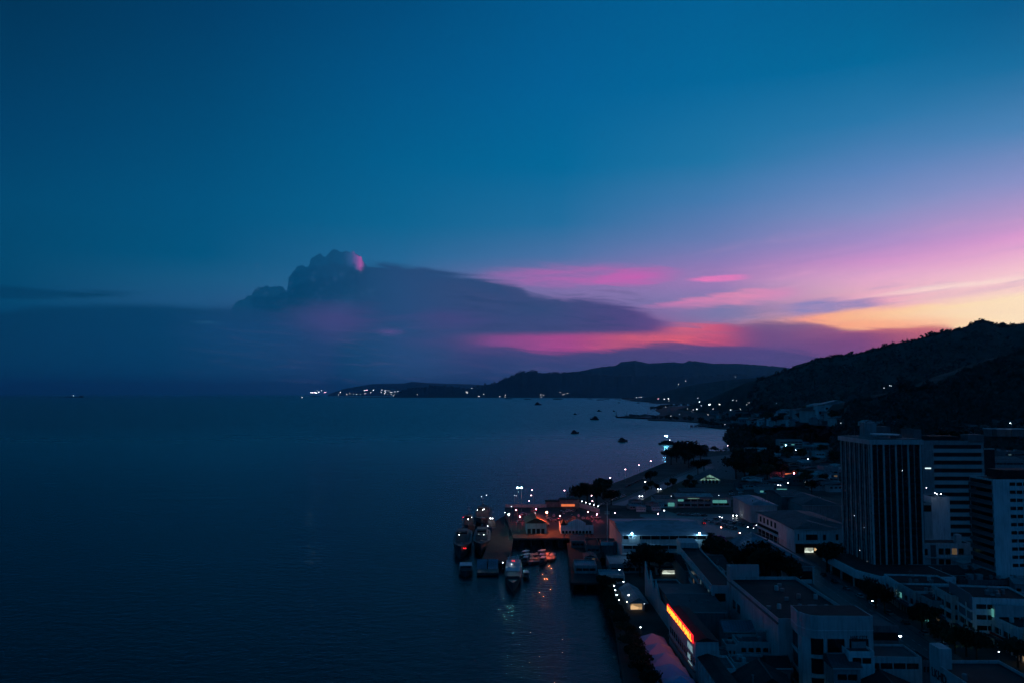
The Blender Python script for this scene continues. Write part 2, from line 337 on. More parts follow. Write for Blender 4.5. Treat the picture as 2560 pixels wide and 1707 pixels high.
# high pink streaks
col = layer(col, [(1130,700),(1250,676),(1400,668),(1560,664),(1680,670),(1760,680)], [(1130,716),(1250,716),(1380,716),(1480,712),(1600,712),(1700,692),(1760,684)], (190,100,178), 0.5, 26, 30, 260, 34, WISP, 2.2)
col = layer(col, [(1380,700),(1500,690),(1600,672),(1740,676)], [(1380,712),(1480,711),(1600,711),(1740,680)], (208,94,178), 0.56, 14, 18, 150, 24, WISP, 1.6)
col = layer(col, [(1700,698),(1800,690),(1850,686),(1890,690)], [(1700,702),(1800,704),(1850,702),(1890,694)], (238,124,190), 0.85, 6, 7, 60, 12, WISP, 1.0)
col = layer(col, [(1560,770),(1700,752),(1800,735),(1900,722),(2000,722),(2080,730)], [(1560,776),(1700,772),(1800,766),(1880,760),(1960,748),(2080,742)], ramp_az([(1560,(196,110,176)),(1850,(226,140,180)),(2080,(214,140,196))]), 0.75, 12, 18, 160, 26, WISP, 1.6)
col = layer(col, [(1900,770),(1960,762),(2080,748),(2180,750),(2270,765)], [(1900,790),(2000,792),(2080,786),(2150,772),(2270,767)], (138,132,186), 0.8, 16, 10, 110, 22, FAN, 1.2)
col = layer(col, [(1640,792),(1760,770),(1900,762),(2020,770)], [(1640,800),(1760,806),(1900,800),(2020,780)], (118,122,170), 0.55, 28, 24, 160, 26, WISP, 1.2)
# bright fan to the right
col = layer(col, [(1940,795),(2050,788),(2130,776),(2250,768),(2400,752),(2600,728),(2760,715)], [(1940,800),(2040,812),(2120,824),(2250,822),(2400,826),(2600,830),(2760,830)], ramp_az([(1940,(255,138,130)),(2120,(255,186,140)),(2400,(255,220,176)),(2760,(255,238,208))]), 0.9, 18, 7, 120, 22, FAN, 0.9)
col = layer(col, [(2060,752),(2300,722),(2560,690),(2760,672)], [(2060,756),(2300,732),(2560,704),(2760,690)], (255,226,216), 0.7, 14, 12, 240, 16, FAN, 1.2)
col = layer(col, [(2100,772),(2300,742),(2560,706),(2760,690)], [(2100,776),(2300,756),(2560,722),(2760,704)], (234,184,200), 0.5, 16, 16, 240, 20, FAN, 1.2)
# orange slot below the dark cloud
col = layer(col, [(1060,872),(1160,856),(1240,842),(1400,832),(1600,824),(1760,812),(1860,818),(1960,830),(2060,846)], [(1060,876),(1160,880),(1250,884),(1400,886),(1520,874),(1620,862),(1760,858),(1860,864),(1960,862),(2060,852)], ramp_az([(1060,(70,66,126)),(1250,(134,74,140)),(1420,(176,72,140)),(1560,(206,90,118)),(1700,(232,98,112)),(1780,(214,84,114)),(1880,(158,70,122)),(2060,(112,68,126))]), 0.74, 24, 44, 200, 36, WISP, 1.6)
# purple bank low on the right
col = layer(col, [(1780,818),(1870,808),(2000,806),(2080,816),(2150,824),(2250,817),(2330,813),(2400,824),(2500,832),(2900,830)], None, ramp_az([(1780,(84,70,128)),(1950,(98,74,130)),(2150,(122,68,124)),(2300,(176,82,112)),(2500,(220,120,110)),(2900,(220,130,110))]), 0.82, 16, 6, 140, 30, WISP)
col = layer(col, [(1100,884),(1200,862),(1260,866),(1400,884),(1500,880),(1600,864),(1650,857),(1740,862),(1880,868),(2100,900),(2300,930)], None, ramp_az([(1100,(16,60,106)),(1300,(46,68,116)),(1600,(62,66,118)),(1900,(72,66,124)),(2300,(70,60,110))]), 0.8, 16, 6, 160, 26, WISP)
# the long dark cloud with its cumulus head
top = [(560,775),(590,766),(598,752),(612,744),(624,740),(633,722),(650,716),(672,714),(690,713),(714,722),(722,700),(732,680),(748,669),(764,669),(775,660),(779,641),(792,637),(812,640),(826,630),(843,626),(868,629),(884,630),(895,642),(905,650),(914,664),(960,662),(1020,664),(1080,674),(1150,688),(1220,700),(1290,716),(1330,738),(1380,748),(1450,750),(1540,762),(1600,780),(1660,802),(1720,818)]
cc = ramp_az([(560,(0,66,104)),(700,(2,66,106)),(860,(12,66,106)),(1000,(34,72,118)),(1200,(46,70,116)),(1400,(50,70,118)),(1560,(70,66,122)),(1720,(104,72,134))])
def puffs(cs, x0, x1, base, step=2.5):
    out = []; x = x0
    while x <= x1:
        ys = [cy - math.sqrt(r * r - (x - cx) ** 2) for cx, cy, r in cs if abs(x - cx) < r]
        out.append((x, min(ys + [interp_(base, x)]))); x += step
    return out
def interp_(pts, x):
    if x <= pts[0][0]: return pts[0][1]
    for (xa, ya), (xb, yb) in zip(pts, pts[1:]):
        if x <= xb: return ya + (yb - ya) * (x - xa) / (xb - xa)
    return pts[-1][1]
BACK = [(752,690,23),(775,684,16),(797,660,23),(818,660,20),(842,654,28),(862,652,25),(880,655,24),(895,664,17),(905,672,14),(735,700,16)]
MIDP = [(600,768,15),(612,758,12),(624,754,14),(640,744,10),(650,735,20),(668,736,19),(684,734,18),(700,737,20),(712,738,14),(738,706,17),(731,722,14),(748,700,22),(770,694,20),(792,684,20),(812,680,18),(834,680,22),(858,684,20),(880,690,18),(586,776,9)]
FRONT = [(636,760,15),(655,758,17),(676,760,18),(698,756,18),(716,748,18),(738,738,20),(760,730,22),(784,722,22),(808,716,22),(832,716,24),(858,722,22)]
bt = [(560,790),(700,800),(800,790),(880,740),(960,720)]
col = layer(col, puffs(BACK, 718, 922, [(718,730),(922,690)]), [(718,760),(922,720)], ramp_az([(718,(2,68,108)),(850,(14,74,116)),(922,(44,80,130))]), 0.96, 3, 50, 5, 18, BILLOW, hard=True)
col = layer(col, puffs([(868,638,9),(880,638,9),(888,645,9),(896,652,9),(903,661,8),(908,669,6)], 858, 914, [(858,645),(914,672)], 1.5), [(858,652),(880,664),(900,676),(914,680)], ramp_az([(858,(28,82,126)),(876,(52,90,142)),(888,(120,92,162)),(898,(186,94,174)),(914,(196,98,178))]), 0.66, 4, 16, 12, 24, BILLOW, hard=True)
col = layer(col, puffs(MIDP, 577, 900, [(577,780),(600,776),(700,745),(720,735),(900,704)]), bt, ramp_az([(577,(4,66,104)),(740,(2,66,106)),(900,(22,72,114))]), 0.94, 3, 70, 5, 18, BILLOW, hard=True)
col = layer(col, puffs(FRONT, 622, 880, [(622,776),(720,766),(880,728)]), bt, ramp_az([(622,(0,60,98)),(740,(0,60,98)),(880,(16,66,108))]), 0.6, 5, 60, 12, 12, BILLOW, hard=True)
col = layer(col, [(800,720),(860,690),(900,672)] + top[24:], None, MIX(RNG(AZ, at(1150,850)[0], at(1330,850)[0]), cc, cc), M('MULTIPLY_ADD', M('MULTIPLY', RNG(AZ, at(1060,850)[0], at(1260,850)[0]), RNG(EL, at(1500,846)[1], at(1500,824)[1], 1.0, 0.0)), -0.93, 0.93), 22, 10, 100, 46, WISP)
HEADM = M('MULTIPLY', RNG(AZ, at(560,850)[0], at(640,850)[0]), M('MULTIPLY', RNG(AZ, at(900,850)[0], at(1000,850)[0], 1.0, 0.0), M('MULTIPLY', M('MULTIPLY', RNG(EL, at(800,790)[1], at(800,700)[1]), RNG(EL, at(800,690)[1], at(800,640)[1], 1.0, 0.0)), RNG(BILLOW, 0.0, 0.34))))
col = MIX(M('MULTIPLY', HEADM, 0.22), col, srgb(56, 100, 146))
DEEP = M('MULTIPLY', RNG(AZ, at(1000,850)[0], at(1150,850)[0]), M('MULTIPLY', RNG(AZ, at(1500,850)[0], at(1700,850)[0], 1.0, 0.0), M('MULTIPLY', RNG(EL, at(1300,860)[1], at(1300,800)[1]), M('MULTIPLY', RNG(EL, at(1300,760)[1], at(1300,700)[1], 1.0, 0.0), RNG(WISP, -0.02, 0.2)))))
col = MIX(M('MULTIPLY', DEEP, 0.45), col, srgb(22, 58, 102))
col = layer(col, [(1030,676),(1100,680),(1200,700),(1300,738)], [(1030,720),(1100,700),(1200,724),(1300,752)], (20,74,120), 0.3, 16, 30, 60, 14)
# left bank and thin streak
col = layer(col, [(-500,740),(-100,722),(0,716),(120,724),(250,730),(400,734)], [(-500,790),(-100,764),(0,750),(120,746),(250,742),(400,736)], (0,58,94), 0.8, 14, 12, 140, 20, WISP, 1.0)
col = layer(col, [(-900,760),(-300,775),(0,782),(60,772),(150,768),(300,764),(420,766),(500,771),(600,773),(720,790),(860,840)], None, ramp_az([(-900,(0,36,64)),(0,(0,52,86)),(400,(0,58,96)),(650,(16,64,106)),(860,(30,62,108))]), 0.8, 22, 6, 60, 16, WISP)
col = blob(col, 515, 806, 60, 7, (28,84,124), 0.6)
col = blob(col, 840, 800, 190, 70, (66,66,122), 0.7)
col = blob(col, 640, 830, 260, 80, (14,66,112), 0.5)
col = blob(col, 975, 830, 55, 14, (84,76,134), 0.7, 0.5)
col = blob(col, 1130, 800, 160, 40, (72,66,124), 0.5)
col = blob(col, 1100, 855, 150, 30, (60,66,118), 0.4)
col = blob(col, 1330, 770, 120, 36, (42,72,116), 0.5)
col = MIX(M('MULTIPLY', M('MULTIPLY', RNG(AZ, at(300,850)[0], at(1000,850)[0]), RNG(EL, 0.02, 0.13, 1.0, 0.0)), RNG(WISP, 0.0, 0.3)), col, MIX(0.10, col, srgb(150, 110, 170)))
col = blob(col, 2250, 812, 260, 26, (255,150,120), 0.5, 0.7)
col = blob(col, 2520, 770, 420, 60, (255,226,190), 0.55, 0.5)
# haze line and everything under the horizon
col = MIX(RNG(EL, 0.0, 0.03, 0.32, 0.0), col, ramp_az([(-200,(0,34,60)),(900,(0,46,80)),(1500,(22,50,92)),(2700,(60,50,90))]))
col = MIX(RNG(EL, -0.004, -0.05), col, srgb(0, 14, 28))
GAIN = RNG(EL, 0.0, 0.2, 1.24, 1.0)
vm = N('ShaderNodeVectorMath', operation='SCALE'); L.new(col, vm.inputs[0]); L.new(GAIN, vm.inputs['Scale']); col = vm.outputs[0]
bg = N('ShaderNodeBackground'); L.new(col, bg.inputs[0]); bg.inputs[1].default_value = 1.0
sk = N('ShaderNodeTexSky', sky_type='NISHITA'); sk.sun_disc = False
sk.sun_elevation = math.radians(1.0); sk.sun_rotation = math.radians(42)
bg2 = N('ShaderNodeBackground'); L.new(sk.outputs[0], bg2.inputs[0]); bg2.inputs[1].default_value = 0.0012
ad = N('ShaderNodeAddShader'); L.new(bg.outputs[0], ad.inputs[0]); L.new(bg2.outputs[0], ad.inputs[1])
wo = N('ShaderNodeOutputWorld'); L.new(ad.outputs[0], wo.inputs[0])
sun = bpy.data.lights.new('sun', 'SUN'); sun.energy = 0.05; sun.angle = math.radians(15); sun.color = (1.0, 0.6, 0.6)
so = bpy.data.objects.new('sun', sun); COL.objects.link(so)
so.rotation_euler = (math.radians(88), 0, math.radians(180 - 42))
S.view_settings.view_transform = 'Standard'; S.view_settings.look = 'None'; S.view_settings.exposure = 0; S.view_settings.gamma = 1
W.cycles.sampling_method = 'MANUAL'; W.cycles.sample_map_resolution = 512
# ------------------------------------------------------------------ water
m = bpy.data.materials.new('sea'); m.use_nodes = True; wt = m.node_tree; b = wt.nodes['Principled BSDF']
b.inputs['Base Color'].default_value = (0.0006, 0.004, 0.008, 1); b.inputs['IOR'].default_value = 1.333; b.inputs['Roughness'].default_value = 0.10
b.inputs['Specular IOR Level'].default_value = 0.36; b.inputs['Specular Tint'].default_value = (0.42, 0.84, 1.0, 1)
tcw = wt.nodes.new('ShaderNodeTexCoord'); prev = None
def wave(scale, sx, sy, dist, strength, det, prev, rot=0.3):
    mp = wt.nodes.new('ShaderNodeMapping'); mp.inputs['Scale'].default_value = (sx, sy, 1); mp.inputs['Rotation'].default_value = (0, 0, rot)
    n = wt.nodes.new('ShaderNodeTexNoise'); n.inputs['Scale'].default_value = scale; n.inputs['Detail'].default_value = det; n.inputs['Roughness'].default_value = 0.6
    bp = wt.nodes.new('ShaderNodeBump'); bp.inputs['Distance'].default_value = dist; bp.inputs['Strength'].default_value = strength
    wt.links.new(tcw.outputs['Object'], mp.inputs['Vector']); wt.links.new(mp.outputs[0], n.inputs['Vector'])
    wt.links.new(n.outputs['Fac'], bp.inputs['Height'])
    if prev: wt.links.new(prev.outputs[0], bp.inputs['Normal'])
    return bp
w0 = wave(0.028, 1.0, 1.7, 1.0, 1.0, 2, None, 0.15)
w1 = wave(0.16, 1.0, 1.5, 0.6, 0.8, 3, w0)
w2 = wave(0.7, 1.0, 1.3, 0.24, 0.9, 3, w1, -0.4)
sx = wt.nodes.new('ShaderNodeSeparateXYZ'); wt.links.new(tcw.outputs['Object'], sx.inputs[0])
rr = wt.nodes.new('ShaderNodeMapRange'); wt.links.new(sx.outputs[1], rr.inputs[0]); rr.inputs[1].default_value = 420; rr.inputs[2].default_value = 2200; rr.inputs[3].default_value = .02; rr.inputs[4].default_value = .30
rd = wt.nodes.new('ShaderNodeMapRange'); wt.links.new(sx.outputs[1], rd.inputs[0]); rd.inputs[1].default_value = 500; rd.inputs[2].default_value = 2200; rd.inputs[3].default_value = .15; rd.inputs[4].default_value = 5.0; wt.links.new(rd.outputs[0], w0.inputs['Distance'])
rn = wt.nodes.new('ShaderNodeTexNoise'); rn.inputs['Scale'].default_value = .006; rn.inputs['Detail'].default_value = 4; mpn = wt.nodes.new('ShaderNodeMapping'); mpn.inputs['Scale'].default_value = (.6, 3, 1)
wt.links.new(tcw.outputs['Object'], mpn.inputs['Vector']); wt.links.new(mpn.outputs[0], rn.inputs['Vector'])
ra = wt.nodes.new('ShaderNodeMath'); ra.operation = 'MULTIPLY_ADD'; wt.links.new(rn.outputs['Fac'], ra.inputs[0]); ra.inputs[1].default_value = .13; wt.links.new(rr.outputs[0], ra.inputs[2]); wt.links.new(ra.outputs[0], b.inputs['Roughness'])
wt.links.new(w2.outputs[0], b.inputs['Normal']); gl = wt.nodes.new('ShaderNodeBsdfGlossy'); df = wt.nodes.new('ShaderNodeBsdfDiffuse'); fr = wt.nodes.new('ShaderNodeFresnel'); ms = wt.nodes.new('ShaderNodeMixShader')
gl.inputs['Color'].default_value = (0.38, 0.68, 0.70, 1); df.inputs['Color'].default_value = (0.0005, 0.006, 0.012, 1); fr.inputs['IOR'].default_value = 1.25
wt.links.new(ra.outputs[0], gl.inputs['Roughness'])
for q_ in (gl, df, fr): wt.links.new(w2.outputs[0], q_.inputs['Normal'])
wt.links.new(fr.outputs[0], ms.inputs[0]); wt.links.new(df.outputs[0], ms.inputs[1]); wt.links.new(gl.outputs[0], ms.inputs[2])
wt.links.new(ms.outputs[0], wt.nodes['Material Output'].inputs['Surface']); wt.nodes.remove(b); MATS['sea'] = m
struct('water', MB().add([(-90000, -4000, 0), (90000, -4000, 0), (90000, 90000, 0), (-90000, 90000, 0)], [(0, 1, 2, 3)]), 'sea')
# ------------------------------------------------------------------ land
coast = [(1600,1900),(1575,1780),(1560,1707),(1548,1640),(1537,1560),(1519,1500),(1512,1440),(1524,1400),(1545,1347),(1512,1275),(1500,1262),(1436,1262),
 (1430,1246),(1440,1236),(1480,1222),(1520,1211),(1560,1197),(1600,1181),(1640,1164),(1668,1153),(1664,1140),(1690,1127),(1740,1121),(1775,1126),(1848,1127),(1853,1115),
 (1856,1098),(1806,1097),(1808,1091),(1860,1085),(1880,1080),(1905,1073.5),(1860,1072),(1800,1070),(1740,1062),(1752,1056),(1700,1051.5),(1620,1049),(1617,1042),(1648,1036),
 (1650,1030),(1638,1025),(1640,1021),(1672,1016),(1740,1011.5),(1735,1009),(1640,1006),(1610,1003),(1618,1000.5),(1562,998),(1552,995),(1400,993.6),(1250,993.2),(1180,993.4),(1040,993.2),(930,993),(870,992.6),(835,992.2)]
cp = [P(x, y) for x, y in coast]
ring = [Vector((60, -600, GZ))] + cp + [Vector((-4000, 26000, GZ)), Vector((-3000, 60000, GZ)), Vector((60000, 60000, GZ)), Vector((60000, -600, GZ))]
bm = bmesh.new(); vs = [bm.verts.new(p) for p in ring]; f = bm.faces.new(vs)
if f.normal.z < 0: f.normal_flip()
bmesh.ops.triangulate(bm, faces=[f]); top_fs = [tuple(v.co) for v in bm.verts]
bm.verts.index_update(); tris = [tuple(v.index for v in t.verts) for t in bm.faces]; bm.free()
g = MB().add(top_fs, tris)
low = [(p.x, p.y, -3) for p in ring]; n = len(ring); g.add([tuple(p) for p in ring] + low, [(i, (i + 1) % n, n + (i + 1) % n, n + i) for i in range(n)])
struct('ground', g, 'ground')
# ------------------------------------------------------------------ hills
def interp(pts, x):
    if x <= pts[0][0]: return pts[0][1]
    for (x0, y0), (x1, y1) in zip(pts, pts[1:]):
        if x <= x1: return y0 + (y1 - y0) * (x - x0) / (x1 - x0)
    return pts[-1][1]
from mathutils import noise
from mathutils.bvhtree import BVHTree
HB = []
def hill(name, prof, Y, foot, back, m, step=4, rough=6.0, wig=1.0):
    xs = []; x = prof[0][0]
    while x <= prof[-1][0]: xs.append(x); x += step
    rows = [(-1.0, 0.0), (-.8, .12), (-.6, .3), (-.42, .48), (-.26, .67), (-.12, .86), (-.05, .95), (0, 1.0), (.15, .93), (.5, .5), (1.0, 0.0)]
    vs = []; ridge = []
    for x in xs:
        y = interp(prof, x) + wig * (noise.noise(Vector((x * 0.11, Y * .01, 0))) + .6 * noise.noise(Vector((x * 0.31, Y * .01, 3))))
        p = D(x, y, Y); ridge.append(p)
        for t, k in rows:
            yy = Y + (t * foot if t < 0 else t * back)
            X = p.x * (yy / Y) if t < 0 else p.x
            z = GZ - 4 + (p.z - GZ + 4) * k + (rough * noise.noise(Vector((X / 90 * 3000 / Y, yy / 90 * 3000 / Y, 1))) * math.sin(min(1, k) * math.pi) * 2.0)
            vs.append((X, yy, z))
    nr = len(rows); fs = []
    for i in range(len(xs) - 1):
        for j in range(nr - 1): a = i * nr + j; fs.append((a, a + nr, a + nr + 1, a + 1))
    o = struct(name, MB().add(vs, fs), m); HB.append(BVHTree.FromPolygons(vs, fs))
    for p in o.data.polygons: p.use_smooth = True
    return ridge
def SURF(px, py):                         # where that line of sight meets the ground or a hillside
    d = ray(px, py).normalized(); o = Vector((0, 0, H)); best = 1e9
    if d.z < -1e-5: best = (GZ - H) / d.z
    for t in HB:
        h = t.ray_cast(o, d, best)
        if h[0] is not None and h[3] < best: best = h[3]
    return o + d * min(best, 60000)
def leaves(mb, c, r, n, q, sq=0.8, rnd=R, m=0):
    for _ in range(n):
        d = Vector((rnd.gauss(0, 1), rnd.gauss(0, 1), rnd.gauss(0, 1))).normalized() * (rnd.random() ** 0.4)
        p = Vector((c[0] + d.x * r, c[1] + d.y * r, c[2] + d.z * r * sq))
        a = Vector((rnd.gauss(0, 1), rnd.gauss(0, 1), rnd.gauss(0, 1))).normalized(); b = a.orthogonal().normalized()
        a = a * q * rnd.uniform(.6, 1.2); b = b * q * rnd.uniform(.5, 1.0)
        mb.add([p - a, p - b, p + a, p + b], [(0, 1, 2, 3)], m)
hill('distant_hills', [(820,985),(845,976),(870,969),(930,959),(1010,957.5),(1030,953),(1060,956),(1110,958),(1180,960),(1240,964),(1320,970)], 40000, 6000, 5000, 'hill_far', 6, 30, .4)
hill('far_hills', [(1180,972),(1280,955),(1380,934),(1450,927),(1500,917),(1540,913),(1553,904),(1590,901),(1622,908),(1680,904.5),(1707,907),(1722,901.5),(1738,902),(1780,908),(1850,908.5),(1900,912),(1960,917),(2020,928),(2120,960)], 24500, 3500, 5000, 'hill_far', 3, 20, 1.3)
mid = hill('headland', [(985,992),(1012,974),(1030,968),(1060,966.5),(1110,965),(1150,969),(1165,974),(1182,969),(1200,963),(1240,958),(1262,947),(1290,936),(1306,929),(1335,928),(1350,932),(1400,932),(1450,934),(1520,938),(1640,941),(1720,944),(1790,941),(1830,936),(1880,938),(1920,936),(1990,943),(2100,960)], 20500, 1150, 2500, 'hill_far', 3, 20, 2.6)
hill('back_hills', [(1622,1004),(1650,990),(1690,972),(1740,960),(1800,952),(1850,947),(1900,943),(1960,938),(2100,930)], 8500, 1300, 2500, 'hill_near', 3, 14, 2.4)
big = hill('hillside', [(1868,1034),(1876,1005),(1884,975),(1892,958),(1900,950),(1940,938),(1970,926),(1997,921),(2030,906),(2038,899),(2065,896),(2090,891),(2140,887),(2195,873),(2230,863),(2290,851),(2330,839),(2370,829),(2415,821),(2440,807),(2460,804),(2480,809),(2493,816),(2530,816),(2560,811),(2640,800),(2800,785),(3000,780)], 3100, 1150, 1500, 'hill_near', 4, 9, 2.0)
near = hill('near_hillside', [(2085,1062),(2100,1035),(2118,1008),(2150,1000),(2185,996),(2230,988),(2260,976),(2330,968),(2365,948),(2400,932),(2440,916),(2480,904),(2520,889),(2560,874),(2640,855),(2800,830),(3000,815)], 1350, 420, 700, 'hill_near', 6, 5, 2.5)
fo = MB()
for p in mid[::2]:
    if R.random() < .6: leaves(fo, (p.x, p.y, p.z), R.uniform(25, 60), 16, 24, .8)
tag(fo.build('forest', 'leaf_hill'), kind='stuff')
fo = MB()
for i, p in enumerate(big):
    for _ in range(3):
        s = R.uniform(4, 8) if R.random() < .88 else R.uniform(11, 18); leaves(fo, (p.x + R.uniform(-5, 5), p.y + R.uniform(-10, 5), p.z + R.uniform(-4, 2)), s, 26, s * .42, .8)
def onhill(ridge, k, Y, foot):
    p = R.choice(ridge); t = -R.random() * k
    yy = Y + t * foot; return p.x * yy / Y, yy, p, t
for px, py, s in [(2440,808,9),(2461,806,10),(2412,821,10),(2480,808,10),(2410,832,9),(2390,836,8),(2382,838,8),(2350,842,6),(2370,832,8),(2535,817,7),(2555,812,7),(2040,898,8),(2064,897,9),(2145,885,7),(2230,862,6),(2195,872,6)]:
    p = D(px, py, 3100); leaves(fo, p, s, 34, s * .26, .7)
for _ in range(3200):
    x, yy, p, t = onhill(big, .85, 3100, 1150); zz = GZ + (p.z - GZ) * max(.02, 1 + t * 1.12); s = R.uniform(5, 10)
    leaves(fo, (x, yy, zz + 1), s, 9, s * .5, .7)
tag(fo.build('forest', 'leaf_hill'), kind='stuff')
fo = MB()
for i, p in enumerate(near):
    for _ in range(4):
        s = R.uniform(3, 6.5); leaves(fo, (p.x + R.uniform(-4, 4), p.y + R.uniform(-12, 4), p.z + R.uniform(-4, 1)), s, 40, s * .34, .85)
for px, py, s in [(2262,955,15),(2252,968,12),(2275,972,12),(2322,962,10),(2313,972,10),(2335,975,9)]:
    p = D(px, py, 1340); leaves(fo, p, s, 170, 2.4, .9)
for _ in range(2400):
    x, yy, p, t = onhill(near, .95, 1350, 420); zz = GZ + (p.z - GZ) * max(0.05, 1 + t * 1.1); s = R.uniform(4, 8)
    leaves(fo, (x, yy, zz + 1), s, 14, s * .42, .75)
tag(fo.build('forest', 'leaf_hill'), kind='stuff')
# low wooded belts of the far shore and the spits
def belt(pts, w, hgt, dens, name='woodland'):
    mb = MB()
    for (x0, y0), (x1, y1) in zip(pts, pts[1:]):
        a, b2 = P(x0, y0), P(x1, y1); n = max(2, int((b2 - a).length / dens))
        for i in range(n):
            p = a.lerp(b2, (i + R.random()) / n); s = hgt * R.uniform(.35, .6)
            leaves(mb, (p.x + R.uniform(-.3, .3) * w, p.y + R.random() * w, GZ + s * .6 + hgt * R.uniform(0, .3)), s * 1.1, 22, s * .42, .75)
    return tag(mb.build(name, 'leaf_dark'), kind='stuff')
belt([(1808,1094),(1830,1093),(1860,1092),(1900,1086)], 14, 12, 5)
belt([(1757,1056.5),(1800,1066),(1860,1070),(1905,1071),(1960,1072)], 26, 12, 9)
belt([(1905,1074),(1880,1081),(1862,1094),(1858,1110),(1862,1124),(1900,1122),(1980,1110),(2050,1095)], 60, 20, 7)
belt([(1625,1047),(1660,1046),(1700,1049),(1760,1052),(1860,1056)], 60, 14, 16)
belt([(1640,1024),(1660,1018),(1700,1014),(1760,1012)], 80, 20, 26)
belt([(1612,1003),(1640,1005),(1700,1007),(1800,1009)], 90, 22, 40)
belt([(1560,997),(1600,998.5),(1660,999.5)], 150, 28, 60)
belt([(1760,1030),(1850,1035),(1950,1040),(2060,1050)], 120, 18, 24)
belt([(1700,1120),(1750,1118),(1800,1128),(1850,1131)], 14, 7, 8)
# ------------------------------------------------------------------ building kit
def frame_of(A, B):                     # A far, B near end of the left wall (world x, y) -> local frame: x right, y away
    v = Vector((A[0] - B[0], A[1] - B[1])); return v.length, math.atan2(v.y, v.x) - math.pi / 2
def wins_front(t, x0, x1, rows, n, m='glass_dark', gap=.35, y=0.0, name='window', lit=None):
    bw = (x1 - x0) / n
    for (z0, z1) in rows:
        for i in range(n):
            mm = m
            if m == 'glass_dark' and R.random() < .022: mm = R.choice(['room_warm', 'room_cool'])
            if lit and R.random() < lit[1]: mm = lit[0]
            ubox(name, mm, t, x0 + i * bw + gap / 2, x0 + (i + 1) * bw - gap / 2, y - .06, y + .1, z0, z1)
def wins_left(t, y0, y1, rows, n, m='glass_dark', gap=.35, x=0.0, name='window', lit=None):
    bw = (y1 - y0) / n
    for (z0, z1) in rows:
        for i in range(n):
            mm = m
            if m == 'glass_dark' and R.random() < .022: mm = R.choice(['room_warm', 'room_cool'])
            if lit and R.random() < lit[1]: mm = lit[0]
            ubox(name, mm, t, x - .06, x + .1, y0 + i * bw + gap / 2, y0 + (i + 1) * bw - gap / 2, z0, z1)
def clutter(t, w, l, z, n):
    for _ in range(n):
        x, y = R.uniform(1.0, max(1.2, w - 3)), R.uniform(1.0, max(1.2, l - 3)); k = R.random()
        if k > .9: MB().tube((x, y, z), (x, y, z + 4), .06, .04, 4).box(x - .8, x + .8, y - .03, y + .03, z + 3.2, z + 3.3).box(x - .5, x + .5, y - .03, y + .03, z + 3.6, z + 3.7).build('aerial', 'metal', t); continue
        if k < .45:
            MB().tube((x, y, z), (x, y, z + 1.5), .7, .7, 10).ball((x, y, z + 1.5), .7, 1, 0, .4).build('water_tank', R.choice(['pale_wall', 'metal']), t)
        elif k < .8:
            ubox('air_conditioner', 'metal', t, x, x + 1.4, y, y + .9, z, z + 1.1)
        else:
            MB().box(x, x + 2.6, y, y + 2.2, z, z + 2.2).box(x - .15, x + 2.75, y - .15, y + 2.35, z + 2.2, z + 2.35).build('stair_head', 'grey_wall', t)
def bld(label, A, B, w, z, wall='pale_wall', roof='roof_dark', kind='flat', rise=2.5, par=.7, name='building', cat='building', group=None, clut=0, over=.6, base=GZ):
    l, rz = frame_of(A, B); h = z - base
    t = thing(name, label, cat, (B[0], B[1], base), rz, group)
    
    if kind == 'flat':
        MB().box(0, w, 0, l, -1.5, h - par).box(0, w, 0, .25, h - par, h).box(0, w, l - .25, l, h - par, h).box(0, .25, .25, l - .25, h - par, h).box(w - .25, w, .25, l - .25, h - par, h).build('wall', wall, t)
        MB().box(.25, w - .25, .25, l - .25, h - par - .1, h - par + .06).build('roof', roof, t)
        if clut: clutter(t.children[-1] if t.children[-1].name.startswith('roof') else [c for c in t.children if c.name.startswith('roof')][0], w, l, h - par + .06, int(min(clut * 3, 1 + w * l / 22)))
    else:
        MB().box(0, w, 0, l, -1.5, h).build('wall', wall, t)
        mb = MB()
        if kind == 'hip': mb.hip(0, w, 0, l, h + .02, h + rise, over)
        else: mb.gable(0, w, 0, l, h + .02, h + rise, 'y' if kind == 'gy' else 'x', over)
        mb.box(-over, w + over, -over, l + over, h - .2, h + .019); ro = mb.build('roof', roof, t)
        if kind == 'gy': ubox('ridge_cap', 'roof_mid', ro, w / 2 - .2, w / 2 + .2, -over, l + over, h + rise * (1) - .1, h + rise + .12)
        if kind == 'gx': ubox('ridge_cap', 'roof_pale', ro, -over, w + over, l / 2 - .2, l / 2 + .2, h + rise - .1, h + rise + .12)
        ubox('gutter', 'pale_wall', ro, -over, w + over, -over - .14, -over - .01, h - .22, h + .1)
        for _ in range(int(min(5, w * l / 160))):
            x, y = R.uniform(w * .2, w * .8), R.uniform(l * .1, l * .35)
            MB().tube((x, y, h), (x, y, h + rise * .9), .22, .22, 6).ball((x, y, h + rise * .9), .4, 1, 0, .6).build('roof_vent', 'metal', ro)
    
    t_l[t.name] = l
    return t
t_l = {}
def fb(label, x0, x1, yf, z, depth, tilt=.03, **k):        # a building from the roof edge of its front in the photograph
    p = P(x0, yf, z); q = P(x1, yf, z)
    return bld(label, (p.x + tilt * depth, p.y + depth), (p.x, p.y), q.x - p.x, z, **k), q.x - p.x
def lb(label, far, nearp, z, w, **k):                        # a building from the roof edge of its left side
    a, b = P(*far, z), P(*nearp, z)
    return bld(label, (a.x, a.y), (b.x, b.y), w, z, **k)
